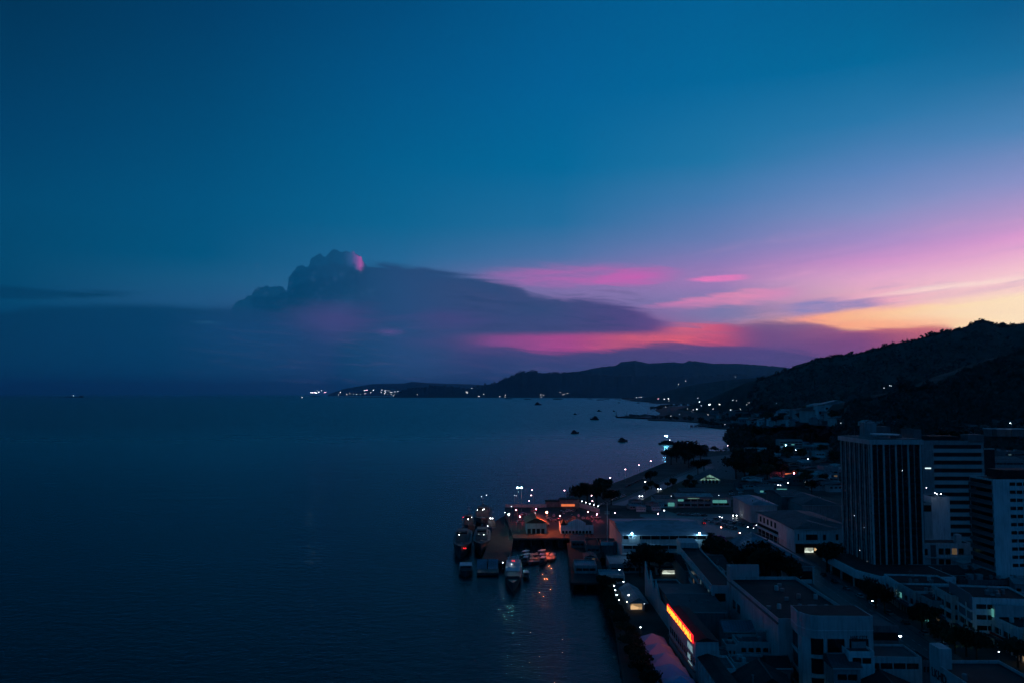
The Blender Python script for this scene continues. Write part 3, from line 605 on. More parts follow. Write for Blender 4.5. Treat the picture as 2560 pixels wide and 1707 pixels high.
# ------------------------------------------------------------------ trees
def tree_meshes(seed, r, hgt, n, q, lm):
    rnd = random.Random(seed); tr = MB(); th = hgt - r * .9
    tr.tube((0, 0, 0), (0, 0, th), .32, .2, 7)
    cr = MB(); cl = []
    for i in range(9):
        a = rnd.random() * 6.28; rr = r * rnd.uniform(.25, .72); c = (math.cos(a) * rr, math.sin(a) * rr, th + rnd.uniform(-.15, .75) * r * .75)
        cl.append(c); tr.tube((0, 0, th * rnd.uniform(.55, .95)), c, .14, .05, 5)
    cl.append((0, 0, th + r * .5))
    for c in cl: leaves(cr, c, r * rnd.uniform(.3, .5), n // 10, q, rnd.uniform(.6, .85), rnd)
    return tr.mesh('trunk', 'bark'), cr.mesh('crown', lm)
TV = [tree_meshes(s, 5.0, 9.5, 900, .55, lm) for s, lm in [(1, 'leaf'), (2, 'leaf_dark'), (3, 'leaf'), (4, 'leaf_dark')]]
TV += [tree_meshes(9, 5.0, 9.5, 900, .55, 'blossom')]
def tree(x, y, r, label, group=None, v=None, name='broadleaf_tree', base=GZ, hs=1.0):
    tm, cm = TV[R.randrange(4) if v is None else v]; s = r / 5.0
    t = thing(name, label, 'tree', (x, y, base), R.random() * 6.28, group); t.scale = (s, s, s * hs)
    for nm, me in (('trunk', tm), ('crown', cm)):
        o = bpy.data.objects.new(nm, me); COL.objects.link(o); o.parent = t
    return t
def tree_px(px, py, r, label, **k): p = P(px, py); return tree(p.x, p.y, r, label, **k)
# ------------------------------------------------------------------ lamps
HEAD = {}
def lamp_at(p, m, label, pole=True, r=.3, base=GZ, arm=0.0, group=None, name='street_lamp', cat='street lamp'):
    if m not in ('lamp_far', 'lamp_far_pink', 'lamp_orange', 'lamp_teal', 'lamp_flood'): r *= .8
    t = thing(name, label, cat, (p.x + arm, p.y, base), 0, group); h = p.z - base
    if pole:
        mb = MB().tube((0, 0, 0), (0, 0, h - (.8 if arm else .1)), .11, .07, 6).tube((0, 0, 0), (0, 0, .5), .2, .2, 8)
        if arm: mb.tube((0, 0, h - .8), (-arm * .5, 0, h + .25), .07, .06, 6).tube((-arm * .5, 0, h + .25), (-arm, 0, h + .22), .06, .05, 6)
        mb.build('pole', 'metal', t)
        MB().box(-arm - r * .9, -arm + r * .9, -r * .5, r * .5, h + r * .55, h + r * .85).build('lamp_hood', 'metal', t)
        hood = [c for c in t.children if c.name.startswith('lamp_hood')][0]
    key = (m, round(r, 2))
    if key not in HEAD: HEAD[key] = MB().ball((0, 0, 0), r, 1, 0, .6).mesh('bulb', m)
    o = bpy.data.objects.new('bulb', HEAD[key]); COL.objects.link(o); o.parent = hood if pole else t; o.location = (-arm, 0, h)
    return t
def lamp_px(px, py, hgt, m, label, base=GZ, **k): return lamp_at(P(px, py, base + hgt), m, label, base=base, **k)
# ------------------------------------------------------------------ cars
def car_mesh(body):
    mb = MB(); L2, W2 = 2.2, .86
    prof = [(-L2, .32), (L2, .32), (L2, .78), (1.2, .92), (-L2 + .1, .95), (-L2, .7)]
    n = len(prof); mb.add([(x, -W2, z) for x, z in prof] + [(x, W2, z) for x, z in prof], [tuple(range(n)), tuple(range(2 * n - 1, n - 1, -1))] + [((i + 1) % n, i, n + i, n + (i + 1) % n) for i in range(n)])
    cab = [(-1.9, .93), (1.15, .92), (.45, 1.42), (-1.3, 1.45)]
    n = 4; w = [.8, .8, .66, .66]
    mb.add([(x, -w[i], z) for i, (x, z) in enumerate(cab)] + [(x, w[i], z) for i, (x, z) in enumerate(cab)], [(0, 1, 2, 3), (7, 6, 5, 4)] + [((i + 1) % 4, i, 4 + i, 4 + (i + 1) % 4) for i in range(4)], 1)
    mb.box(-1.25, .4, -.63, .63, 1.43, 1.5, 0)
    for x in (-1.35, 1.35):
        for y in (-.86, .86): mb.tube((x, y - .1, .32), (x, y + .1, .32), .32, .32, 10, 2)
    return mb.mesh('car', [body, 'glass_dark', 'tyre'])
CARS = {c: car_mesh('car_' + c) for c in ('white', 'dark', 'silver', 'red')}
def car(x, y, rz, c, label, group=None, base=GZ, lights=None):
    if lights:
        t = thing('parked_car' if lights == 'off' else 'moving_car', label, 'car', (x, y, base), rz, group)
        o = bpy.data.objects.new('body', CARS[c]); COL.objects.link(o); o.parent = t
        for s in (-.6, .6):
            if lights == 'head': MB().ball((2.2, s, .66), .16, 1).build('headlight', 'head_white', t)
            else: MB().ball((-2.2, s, .72), .13, 1).build('tail_light', 'tail_red', t)
        return t
    o = bpy.data.objects.new('parked_car', CARS[c]); COL.objects.link(o); o.location = (x, y, base); o.rotation_euler = (0, 0, rz)
    return tag(o, label, 'car', group)
# ================================================================== THE OFFICE TOWER
def ring_prism(t, name, pts, z0, z1, m): return MB().prism(pts, z0, z1).build(name, m, t)
tower = thing('office_tower', 'tall dark glass office tower with pale vertical fins and a chamfered left side', 'building', (170, 380, GZ), 0)
fp = [(.9, .1), (2, 0), (23.4, 0), (23.4, 34), (0, 34), (0, 1.6), (.25, .7)]
def grow(pts, d):
    c = Vector((sum(p[0] for p in pts) / len(pts), sum(p[1] for p in pts) / len(pts)))
    return [tuple(c + (Vector(p) - c) * (1 + d / (Vector(p) - c).length)) for p in pts]
def rect(d): return [(-d, -d), (23.4 + d, -d), (23.4 + d, 34 + d), (-d, 34 + d)]
ring_prism(tower, 'curtain_wall', fp, 0, 65, 'glass_dark')
for i in range(17): ring_prism(tower, 'spandrel', rect(.07), 7.5 + i * 3.4, 8.5 + i * 3.4, 'roof_dark')
ring_prism(tower, 'roof_slab', rect(1.2), 64.2, 66.4, 'pale_wall')
ring_prism(tower, 'roof', rect(.3), 66.4, 66.7, 'dim_wall')
for i in range(9):
    x = i * 2.9 + .1; big_ = i % 2 == 0
    MB().box(x - (.36 if big_ else .16), x + (.36 if big_ else .16), -.62 if big_ else -.34, .1, 3, 64.2).build('fin', 'pale_wall' if big_ else 'grey_wall', tower)
for i in range(13):
    y = 1.6 + i * 2.65; big_ = i % 2 == 0
    MB().box(-.6 if big_ else -.34, .1, y - (.34 if big_ else .16), y + (.34 if big_ else .16), 3, 64.2).build('fin', 'pale_wall' if big_ else 'grey_wall', tower)
MB().box(12, 20, 10, 16, 66.7, 68.2).build('penthouse', 'dim_wall', tower)
MB().tube((11, 9, 68.2), (11, 9, 68.7), 6.4, 6.6, 20).tube((11, 9, 66.7), (11, 9, 68.2), 2.5, 2.5, 12).build('rooftop_disc', 'white_wall', tower)
MB().box(8, 14, 24, 30, 66.7, 73.4).build('stair_head', 'grey_wall', tower)
MB().box(15, 22, 26, 33, 66.7, 71.4).build('stair_head', 'dim_wall', tower)
for x in (1, 5.5, 9.5, 20): MB().tube((x, 20, 66.7), (x, 20, 71), .08, .05, 5).build('antenna', 'metal', tower)
cpts = [(-14, 26), (-14, -11), (-12.4, -16), (-8.5, -24.6), (8, -26), (24, -26), (24, -.7), (-.7, -.7), (-.7, 26)]
MB().prism(cpts, 4.6, 8.2).build('canopy_band', 'white_wall', tower)
MB().prism([(-13.2, 25.4), (-13.2, -10.8), (-11.7, -15.6), (-8.1, -23.9), (8, -25.2), (23.3, -25.2), (23.3, -.8), (-.8, -.8), (-.8, 25.4)], 8.2, 8.28).build('canopy_roof', 'roof_dark', tower)
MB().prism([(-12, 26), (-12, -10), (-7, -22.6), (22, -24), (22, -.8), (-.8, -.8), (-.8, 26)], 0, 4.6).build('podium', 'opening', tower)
for x, y in [(-13, 18), (-13, 6), (-13, -8), (-8.2, -23.2), (2, -25), (12, -25)]: MB().tube((x, y, 0), (x, y, 4.6), .5, .5, 10).build('column', 'pale_wall', tower)
a = text('lettering', 'SABAH', 'letter_dark', tower, (-12.5, -16.3, 5.4), 2.2, 'front', sx=1.25)
dx, dy = Vector((3.9, -8.6)).normalized(); a.rotation_euler = Matrix(((dx, 0, dy), (dy, 0, -dx), (0, 1, 0))).to_euler()
for x, y, z in [(-.5, 19, 28), (-.5, 8, 24), (-.5, 14, 12), (-.5, 6, 8), (14.5, -.4, 52)]:
    MB().ball((x, y, z), .1, 1).build('room_light', 'lamp_small', tower, None)
# ================================================================== BUILDINGS ROUND THE TOWER
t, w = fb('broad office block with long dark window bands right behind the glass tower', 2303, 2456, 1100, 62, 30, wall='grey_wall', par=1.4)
z = 60 - 2.6
rows = []
for i in range(12):
    ubox('window_band', 'glass_dark', t, 7.2 if i < 6 else (8 if i % 2 else 4), w - 1.6, -.12, .2, z - 2.2, z)
    ubox('ledge', 'pale_wall', t, 6.6, w - .6, -.5, 0, z - 4.6, z - 2.35)
    z -= 4.75
MB().prism([(w - 9, 0), (w + .4, 0), (w + .4, 9), (w - 9, 9)], 58.7, 63.5).build('lift_tower', 'dim_wall', t)
MB().box(0, 6.2, -1.2, 0, 0, 54).build('stair_wing', 'grey_wall', t)
MB().box(8, 26, 6, 20, 58.7, 62.2).build('plant_room', 'roof_dark', t)
ubox('lit_window', 'lit_white', t, 1.2, 4.6, -1.35, -1.1, 43.2, 43.8)
t, w = fb('narrow pale service tower squeezed behind the right edge of the glass tower', 2283, 2303, 1073, 72, 14, wall='dim_wall')
wins_front(t, 1, w - .6, [(z, z + 1.2) for z in range(10, 64, 9)], 1)
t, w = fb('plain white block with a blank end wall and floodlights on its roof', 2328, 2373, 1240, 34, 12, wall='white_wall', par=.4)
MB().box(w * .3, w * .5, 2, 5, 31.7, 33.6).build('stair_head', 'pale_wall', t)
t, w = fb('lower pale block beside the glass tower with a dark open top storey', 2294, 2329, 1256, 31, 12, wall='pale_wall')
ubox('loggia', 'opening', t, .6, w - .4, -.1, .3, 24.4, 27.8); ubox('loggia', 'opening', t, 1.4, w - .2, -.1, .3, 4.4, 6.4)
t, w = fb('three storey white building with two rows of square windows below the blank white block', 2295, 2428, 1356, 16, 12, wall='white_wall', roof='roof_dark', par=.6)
for z0 in (3.1, 8.4): wins_front(t, 9.6, 22.6, [(z0, z0 + 3.0)], 4, gap=.8)
wins_front(t, 1.9, 4.6, [(8.0, 11.2)], 1, gap=0)
ubox('recess', 'dim_wall', t, 6.0, 8.7, -.08, .2, 1, 13); MB().box(-.4, w + .4, -.6, 0, 6.6, 7.1).build('ledge', 'white_wall', t)
MB().box(20.5, 23, 3, 6, 13.4, 17.6).build('stair_head', 'white_wall', t)
ubox('window', 'glass_dark', t, 22.9, 24.2, -.06, .1, 3.0, 6.4)
# white tower with banded flank
A, B = P(2428, 1190, 51.5), P(2482, 1197, 51.5)
t = bld('white tower with a blank front strip and slit windows at the right edge', (B.x - .3, B.y + 18), (B.x, B.y), 26, 51.5, wall='white_wall', par=.5)
for i in range(11):
    zz = 46.6 - i * 3.62
    wins_front(t, 7.3, 26, [(zz, zz + 1.5)], 6, gap=.5); ubox('window_band', 'glass_dark', t, -.1, .2, 1, 17.4, zz + .2, zz + 2.0)
    ubox('balcony', 'dim_wall', t, -.7, 0, .4, 18, zz - 1.6, zz + .1)
MB().box(6, 22, 4, 14, 49.5, 53.2).build('plant_room', 'roof_dark', t)
t, w = fb('low podium with a pale sloping canopy edge at the foot of the white tower block', 2484, 2580, 1352, 19, 16, wall='dim_wall')
ubox('canopy', 'white_wall', t, 0, 18, -3.2, -.1, 12.4, 14.0); ubox('opening', 'opening', t, .6, 11.5, -.1, .3, 3.5, 11)
ubox('signboard', 'white_wall', t, 13, 18, -.4, -.05, 7, 11.6); ubox('lit_window', 'lit_white', t, 14.2, 14.9, -.62, -.42, 8.2, 9)
for (x0, x1, yf, z, dep, wl, rf, kd, lab) in [
 (2430,2478,1392,10,16,'grey_wall','roof_mid','flat','grey two storey block with a lit teal window below the banded tower'),
 (2476,2530,1400,9,14,'dim_wall','roof_dark','gx','dark low block under the canopy of the white tower'),
 (2528,2600,1388,11,18,'pale_wall','roof_mid','flat','pale block cut by the right edge below the white tower'),
 (2540,2620,1438,9,16,'pale_wall','roof_dark','flat','small pale block with a rounded corner at the right edge'),
 (2300,2420,1436,8,20,'dim_wall','roof_dark','gx','long dark roof in front of the three storey white building'),
 (2420,2540,1448,8,22,'dim_wall','roof_dark','flat','wide dark flat roof before the right hand towers'),
 (2330,2450,1490,9,20,'dim_wall','roof_dark','gx','large unlit roof in the middle of the right hand block'),
 (2440,2600,1500,9,24,'dim_wall','roof_dark','flat','black flat roof against the right edge of the photo'),
 (2480,2600,1560,9,18,'grey_wall','roof_mid','flat','dark flat roof with a faint pale shed near the right edge'),
 (2540,2640,1240,26,18,'pale_wall','roof_dark','flat','pale stepped block peeping out right of the white tower'),
 (2470,2560,1150,30,30,'grey_wall','roof_mid','gx','dim hillside building right of the banded office block'),
 (2510,2600,1128,34,26,'dim_wall','roof_dark','flat','upper hillside building at the right edge of the photo')]:
    t, w = fb(lab, x0, x1, yf, z, dep, wall=wl, roof=rf, kind=kd, clut=4 if kd == 'flat' else 0)
    wins_front(t, 1, w - 1, [(z - GZ - 3.6, z - GZ - 2.2)], max(3, int(w / 3)))
    if 'lit teal' in lab:
        ubox('lit_window', 'lit_teal', t, 2.4, 4.2, -.2, -.1, 2.4, 4.6)
# ================================================================== STREET OF SHOPHOUSES (right)
def shop(lab, far, nearp, z, w, cols, wall='pale_wall', roof='roof_dark', lit=None, awn=None, rows=None, group='shophouses along the main street', panel=None):
    t = lb(lab, far, nearp, z, w, wall=wall, roof=roof, group=group, name='shophouse', cat='shophouse', clut=2)
    l = t_l[t.name]; h = z - GZ; n = int(h // 3.6)
    for k in range(1, n):
        wins_left(t, .6, l - .6, [(k * 3.7 + .9, k * 3.7 + 2.9)], cols, gap=.5, lit=lit)
        ubox('ledge', 'white_wall', t, -.8, 0, .1, l - .1, k * 3.7 - .25, k * 3.7 + .55)
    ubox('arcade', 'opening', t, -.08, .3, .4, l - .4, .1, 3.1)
    for i in range(cols + 1):
        y = .3 + (l - .9) * i / cols; ubox('column', wall, t, -.8, -.3, y, y + .5, 0, h - .8 if i % 2 else 3.5)
    ubox('awning', awn or 'roof_mid', t, -2.4, -.85, .4, l - .4, 3.3, 3.5)
    ubox('signboard', R.choice(['pale_wall', 'roof_blue', 'fabric_red', 'white_wall']), t, -1.0, -.82, l * .2, l * .75, 3.75, 4.6)
    wins_front(t, 1, w - 1, [(k * 3.7 + 1, k * 3.7 + 2.6) for k in range(1, n)], max(2, int(w / 4)), 'glass_dark')
    return t, l, h
segs = [((2210,1433),(2246,1456),12,22,6,'white_wall','white shophouse with tall arched windows next to the glass tower'),
 ((2246,1456),(2284,1476),12,22,5,'pale_wall','pale shophouse with round balconies behind the first street tree'),
 ((2284,1476),(2330,1500),11.5,22,5,'grey_wall','grey shophouse with signs between the two street trees'),
 ((2331,1461),(2378,1487),15.5,22,4,'pale_wall','dark fronted shophouse with slim white posts left of the tall blue panel'),
 ((2378,1460),(2431,1492),18,20,5,'white_wall','tallest shophouse with a bluish panelled upper front'),
 ((2431,1484),(2488,1512),16,20,5,'pale_wall','shophouse with a glazed top floor and curved roof end'),
 ((2452,1524),(2546,1568),12,14,8,'white_wall','long white fronted shophouse with a bright eaves line'),
 ((2546,1568),(2640,1614),12.5,22,8,'pale_wall','last shophouse cut by the right edge with a warm lit front')]
for far, nr, z, w, c, wl, lab in segs:
    t, l, h = shop(lab, far, nr, z, w, c, wl, lit=('lit_teal', .04))
    if 'bluish' in lab:
        ubox('facade_panel', 'roof_blue', t, -.5, -.1, .2, l - .2, 8, h + .6); ubox('facade_panel', 'roof_blue', t, -.9, -.52, .2, l - .2, h - 2.5, h + 1.2)
    if 'warm lit' in lab: ubox('lit_front', 'lit_warm', t, -.3, -.1, l * .45, l * .9, .6, 3)
    if 'grey shophouse' in lab: ubox('lit_front', 'lit_teal', t, -.3, -.1, l * .2, l * .6, .5, 2.8)
    if 'glazed' in lab: ubox('lit_window', 'lit_teal', t, -.3, -.1, .8, 2.6, 9.6, 12.4)
    if 'dark fronted' in lab: ubox('lit_front', 'lit_warm', t, -.3, -.1, l * .35, l * .7, 1.2, 3.0)
# ================================================================== CORNER BLOCK WITH THE CURVED FRONT
A, B = P(1820, 1440, 20), P(1985, 1580, 20)
t = bld('long flat roofed building with a tall blank pale wall facing the sea', (A.x, A.y), (B.x + .2, 254), 26, 20, wall='pale_wall', roof='roof_dark', clut=5, par=1.2)
l = t_l[t.name]
MB().box(-.35, .6, l - 3.5, l + .4, 0, 22.5).box(-.35, 12, l + .1, l + .5, 14, 22.5).build('stair_tower', 'pale_wall', t)
MB().box(-.5, -.02, -.3, l, 16.3, 16.8).build('ledge', 'dim_wall', t)
for k in range(2): wins_left(t, l - 16 + k * 6, l - 12 + k * 6, [(8, 11)], 2)
cb = thing('corner_building', 'pale corner building with a curved front and two tiers of huge dark openings', 'building', (86.5, 240, GZ), 0)
pts = [(20, 12), (0, 12), (-.6, 5)] + [(4.6 - 4.6 * math.cos(a), 4.6 - 4.6 * math.sin(a) * 1.0) for a in [math.radians(x) for x in (0, 18, 36, 54, 72, 90)]] + [(20, 0)]
def tier(nm, z0, z1, d, m): return MB().prism(grow(pts, d), z0, z1).build(nm, m, cb)
tier('core', 0, 17.5, -.5, 'glass_dark'); tier('parapet', 16.0, 22, .0, 'pale_wall')
for z0, z1 in ((10.2, 11.2), (4.6, 5.7), (-1, .6)): tier('floor_band', z0, z1, .0, 'pale_wall')
MB().prism(grow(pts, .12), 18.3, 18.5).build('ledge', 'white_wall', cb)
for x, ww in ((0.1, 2.0), (5.4, 1.0), (11.6, 1.3), (18.6, 1.4)): MB().box(x - (.6 if x < 1 else 0), x + ww, -.08 if x > 1 else 1.4, 1.0 if x > 1 else 5, -1, 16).build('pier', 'pale_wall', cb)
MB().box(13.6, 17.8, -.12, .6, 5, 15.2).build('front_panel', 'grey_wall', cb)
for z0 in (1.2,):
    for i in range(9): MB().tube((1.5 + i * 1.9, -1.0 + max(0, 3 - i) * .9, z0 + .4), (1.5 + i * 1.9, -1.0 + max(0, 3 - i) * .9, z0 + 2.6), .06, .06, 4).build('flag_pole', 'paint', cb)
text('lettering', 'NAK CITY', 'letter_dark', cb, (13.2, -.08, 15.9), 1.5, 'front', sx=.75)
MB().prism(grow(pts, .05), 20.5, 22.6).build('cornice', 'pale_wall', cb)
tier('roof', 21.9, 22.7, -.6, 'roof_dark') if False else MB().prism(grow(pts, -.5), 22.55, 22.66).build('roof', 'roof_dark', cb)
MB().ball((8.8, -.3, 6.3), .14, 1).build('lamp_bulb', 'lamp_small', cb)
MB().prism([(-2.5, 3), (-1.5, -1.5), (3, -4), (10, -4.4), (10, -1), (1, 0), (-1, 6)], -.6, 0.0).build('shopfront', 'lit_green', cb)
t, w = fb('dim side wing with open dark storeys beside the curved corner building', 2172, 2245, 1562, 18.5, 16, wall='dim_wall', roof='roof_mid', par=.5)
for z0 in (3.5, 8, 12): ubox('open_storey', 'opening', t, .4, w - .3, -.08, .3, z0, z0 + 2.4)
# foreground roofs
fore = [
 (2122,2185,1627,16,6,'white_wall','roof_mid','flat','bright pale rooftop box above the nearest dark gable'),
 (2160,2302,1640,14,12,'pale_wall','roof_mid','flat','wide pale block in the foreground beside the main street'),
 (2085,2150,1668,12,10,'grey_wall','roof_mid','gx','small grey house with a pale eaves line below the curved corner building'),
 (2300,2330,1650,9,10,'dim_wall','roof_dark','flat','dim annex between the pale foreground block and the lettered wall')]
for x0, x1, yf, z, dep, wl, rf, kd, lab in fore:
    t, w = fb(lab, x0, x1, yf, z, dep, wall=wl, roof=rf, kind=kd, name='house', cat='house')
    wins_front(t, .8, w - .8, [(z - GZ - 3.4, z - GZ - 1.8)], max(2, int(w / 4)))
p = P(2200, 1700, 11)
bld('huge dark gable roof at the bottom edge in front of the pale block', (p.x - 6.5 + .3, p.y + 14), (p.x - 9, p.y - 6), 22, 5.5, wall='grey_wall', roof='roof_dark', kind='gy', rise=5.2, name='house', cat='house', over=.8)
B_ = P(2325, 1612, 20)
t = bld('pale end wall building with large dark letters at the lower right', (B_.x, B_.y), (B_.x - .2, B_.y - 42), 19, 16, wall='pale_wall', roof='roof_dark', clut=1, par=.9)
l = t_l[t.name]
MB().box(-.12, 3.2, l - 5.2, l + .3, 0, 18.6).build('raised_corner', 'pale_wall', t)
text('lettering', 'LKHD', 'letter_dark', t, (-.22, l - .8, 10.2), 3.4, 'left', sx=.85)
wins_left(t, 2, l - 1.5, [(4.5, 7.4)], 9, gap=1.2)
MB().box(-1.2, -.02, 1, l - 7, 8.6, 9.1).build('ledge', 'dim_wall', t)
# ================================================================== MALL WITH THE ORANGE SIGN
A, B = P(1672, 1520, 14), P(1738, 1603, 14)
mx, L0 = 56.0, 44.0
t = thing('shopping_mall', 'dark roofed mall on the waterfront with a glowing orange sign', 'shopping mall', (B.x, B.y, GZ), math.atan2(A.y - B.y, A.x - B.x) - math.pi / 2)
Lm = math.hypot(A.x - B.x, A.y - B.y)
MB().box(0, 7.2, 0, Lm, -1.5, 12).build('wall', 'pale_wall', t)
MB().gable(0, 7.2, 0, Lm, 12.02, 13.2, 'y', .3).build('roof', 'roof_dark', t)
MB().box(-.5, -.02, 0, Lm, 2.6, 3.1).build('ledge', 'dim_wall', t)
for i in range(12): ubox('window', 'glass_dark', t, -.08, .2, 1 + i * (Lm - 2) / 12, 1 + (i + .62) * (Lm - 2) / 12, 4.4, 6.6)
sb = MB().box(-.75, -.45, .2, Lm - .8, 11.4, 13.9).build('sign_board', 'sign_glow', t)
tx = text('lettering', 'HARBOUR MALL', 'sign_orange', t, (-.86, Lm - 1.4, 11.7), 2.7, 'left', extrude=.12)
tx['label'] = 'glowing orange letters'
k = (Lm - 2.6) / max(v.co.x for v in tx.data.vertices); tx.scale = (k, 1, 1)
for z0, s, bd in ((7.6, 2.9, 'MARK'), (4.5, 2.2, 'LHE')):
    o = text('lettering', bd, 'sign_pale', t, (-.2, 9.4, z0), s, 'left', extrude=.05, sx=.85, label='pale white letters')
ubox('sign_bar', 'sign_pale', t, -.2, -.05, 4, 9, 3.4, 3.6)
t2 = thing('building', 'unlit bluish annex at the near end of the mall', 'building', (B.x + .6, B.y - 30, GZ), 0)
MB().box(0, 6, 0, 29.5, -1.5, 7.5).build('wall', 'pale_wall', t2); MB().gable(0, 6, 0, 29.5, 7.52, 8.6, 'y', .2).build('roof', 'roof_dark', t2)
for i in range(8): MB().box(-.5, 0, 1 + i * 3.6, 1.5 + i * 3.6, 0, 7.4).build('pilaster', 'pale_wall', t2)
# saw-tooth walls and hall behind
A, B = P(1612, 1440, 12), P(1684, 1536, 12)
t = lb('building with three tall pointed gable walls behind the mall', (1612, 1446), (1680, 1536), 9, 14, wall='pale_wall', roof='roof_dark', kind='flat')
l = t_l[t.name]
mb = MB()
for i, hh in enumerate((8.0, 6.8, 5.6)):
    y1 = l - i * 12.0; y0 = y1 - 10.5
    mb.add([(-.1, y0, 7), (-.1, y1, 7), (-.1, y1 - 1.2, 7 + hh), (.4, y0, 7), (.4, y1, 7), (.4, y1 - 1.2, 7 + hh)], [(0, 2, 1), (3, 4, 5), (0, 1, 4, 3), (1, 2, 5, 4), (2, 0, 3, 5)])
mb.build('gable_wall', 'pale_wall', t)
t, w = fb('long low hall with a dark blue roof between the mall and the sea blue wall', 1690, 1812, 1528, 12, 42, wall='dim_wall', roof='roof_mid', kind='gx', rise=1.2)
t = lb('terraced building with many small windows and a red lit end', (1692, 1357), (1780, 1462), 17, 9, wall='pale_wall', roof='roof_dark', kind='flat')
l = t_l[t.name]
for z0 in (3.2, 6.6, 10): wins_left(t, 2, l - 18, [(z0, z0 + 1.7)], 20, gap=1.5)
MB().box(-.1, 8, l - 12, l, 15, 17.5).build('parapet', 'pale_wall', t); MB().box(-.6, 0, 0, l - 12, 12.6, 13.1).build('ledge', 'pale_wall', t)
ubox('dark_opening', 'opening', t, 1, 5, -.1, .2, 9, 12)
t, w = fb('blue roofed two storey block tucked behind the pink flowering tree', 1716, 1830, 1425, 11, 40, wall='dim_wall', roof='roof_dark', kind='gx', rise=3)
t, w = fb('low pale connecting block in front of the long blank wall', 1782, 1812, 1425, 15, 10, wall='pale_wall', roof='roof_mid')
bot = [(1812,1898,1577,9,9,'grey_wall','roof_blue','gx','low blue roofed house under the long blank wall'),
 (1815,1845,1610,10,6,'pale_wall','roof_mid','flat','small pale parapet house left of the round roof tank'),
 (1845,1945,1603,10.5,8,'pale_wall','roof_mid','flat','wide pale block with an arched doorway below the lit garden'),
 (1784,1830,1640,8.5,10,'grey_wall','roof_mid','flat','dim flat roofed block right of the mall annex'),
 (1783,1840,1670,9,12,'white_wall','roof_mid','flat','pale corner house with a bright left wall at the bottom edge'),
 (1835,1920,1655,8.5,8,'pale_wall','roof_mid','flat','pale terrace with a dark slot of windows near the bottom edge'),
 (1925,1975,1668,8,8,'dim_wall','roof_dark','gx','dark hipped house beside the curved shopfront')]
for x0, x1, yf, z, dep, wl, rf, kd, lab in bot:
    t, w = fb(lab, x0, x1, yf, z, dep, wall=wl, roof=rf, kind=kd, name='house', cat='house', clut=3 if kd == 'flat' else 0)
    wins_front(t, .6, w - .6, [(z - GZ - 3.2, z - GZ - 1.9)], max(2, int(w / 2.2)), gap=.8)
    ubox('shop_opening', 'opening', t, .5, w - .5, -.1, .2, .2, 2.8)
p = P(1890, 1700, 9)
bld('dark gable roof in the bottom foreground left of the curved shopfront', (p.x - 4, p.y + 10), (p.x - 5, p.y - 6), 15, 7.5, wall='dim_wall', roof='roof_dark', kind='gy', rise=4.5, name='house', cat='house')
# lit garden behind the blank wall
t = thing('garden_restaurant', 'brightly lit glass pavilion glowing green white against the blank wall', 'building', (P(1830, 1560).x, P(1830, 1560).y, GZ), 0)
MB().box(0, 6.5, 0, 5, 0, 3.6).build('lit_front', 'lit_foliage', t); MB().box(-.4, 6.9, -1.5, 5.4, 3.6, 3.85).build('roof', 'roof_dark', t)
p = P(1920, 1592); t = thing('kiosk', 'small lit kiosk at the foot of the blank wall', 'kiosk', (p.x, p.y, GZ), 0)
MB().box(0, 2.2, 0, 2.2, 0, 2.6).build('lit_front', 'lit_foliage', t); MB().gable(0, 2.2, 0, 2.2, 2.61, 3.4, 'y', .3).build('roof', 'roof_dark', t)
# portico house on the street corner
t, w = fb('house with a columned porch beyond the row of black trees', 1952, 2032, 1414, 10, 16, wall='grey_wall', roof='roof_mid', kind='hip', rise=2.5, name='house', cat='house')
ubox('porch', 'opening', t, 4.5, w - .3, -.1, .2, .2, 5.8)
for x in (0, 3.4, 8.6, w - .5): ubox('column', 'white_wall', t, x, x + .5, -.6, -.1, 0, 7.6)
ubox('signboard', 'white_wall', t, 8, w - 1, -1, -.7, .4, 2.2)
# ================================================================== MARKET TENT, MAIN HALL, SHOPS BEYOND
t = thing('market_hall', 'large pale pyramid roof like a sail in the middle of town', 'market hall', (116, 394, GZ), 0)
MB().add([(0, 0, 6), (29, 4, 6), (30, 58, 6), (2, 56, 6), (10, 30, 15.5)], [(0, 1, 4), (1, 2, 4), (2, 3, 4), (3, 0, 4), (3, 2, 1, 0)]).build('roof', 'roof_blue', t)
MB().box(1, 28.5, 4.5, 55, -1, 5.9).build('wall', 'dim_wall', t)
MB().tube((2, 56, 6.1), (10, 30, 15.6), .15, .15, 5).build('ridge_cap', 'roof_pale', t)
for y in (16, 20): MB().ball((-.3, y, 4.6), .35, 1).build('lamp_bulb', 'lamp_small', t)
hall = thing('ferry_hall', 'long three storey hall with a pale blue roof and two floodlights', 'building', (57.5, 422, GZ), 0)
MB().box(0, 29.5, 0, 54, -1.5, 14.6).box(29.5, 44.5, 0, 54, -1.5, 14.6).build('wall', 'pale_wall', hall)
MB().gable(0, 44.5, 0, 54, 14.62, 17.4, 'x', .7).build('roof', 'roof_blue', hall)
for y in (28.5,): MB().box(10, 36, y, y + .8, 17.2, 17.7).build('ridge_vent', 'roof_pale', hall)
for k, (z0, z1, x1) in enumerate([(12.3, 14.1, 44), (7.4, 9.0, 29), (2.8, 4.4, 29)]):
    n = 9 if x1 > 30 else 6
    wins_front(hall, .6, x1, [(z0, z1)], n, 'opening', .35)
MB().box(-.3, 44.8, -.7, 0, 14.2, 14.6).box(-.3, 30, -.6, 0, 9.3, 9.7).box(-.3, 30, -.6, 0, 4.7, 5.1).build('ledge', 'white_wall', hall)
ubox('facade_panel', 'pale_wall', hall, 3.4, 9.2, -.5, -.02, 9.4, 14.2)
text('lettering', 'BAS', 'sign_pale', hall, (5.3, -.56, 12.9), 1.0, 'front', extrude=.04, label='small pale lit letters')
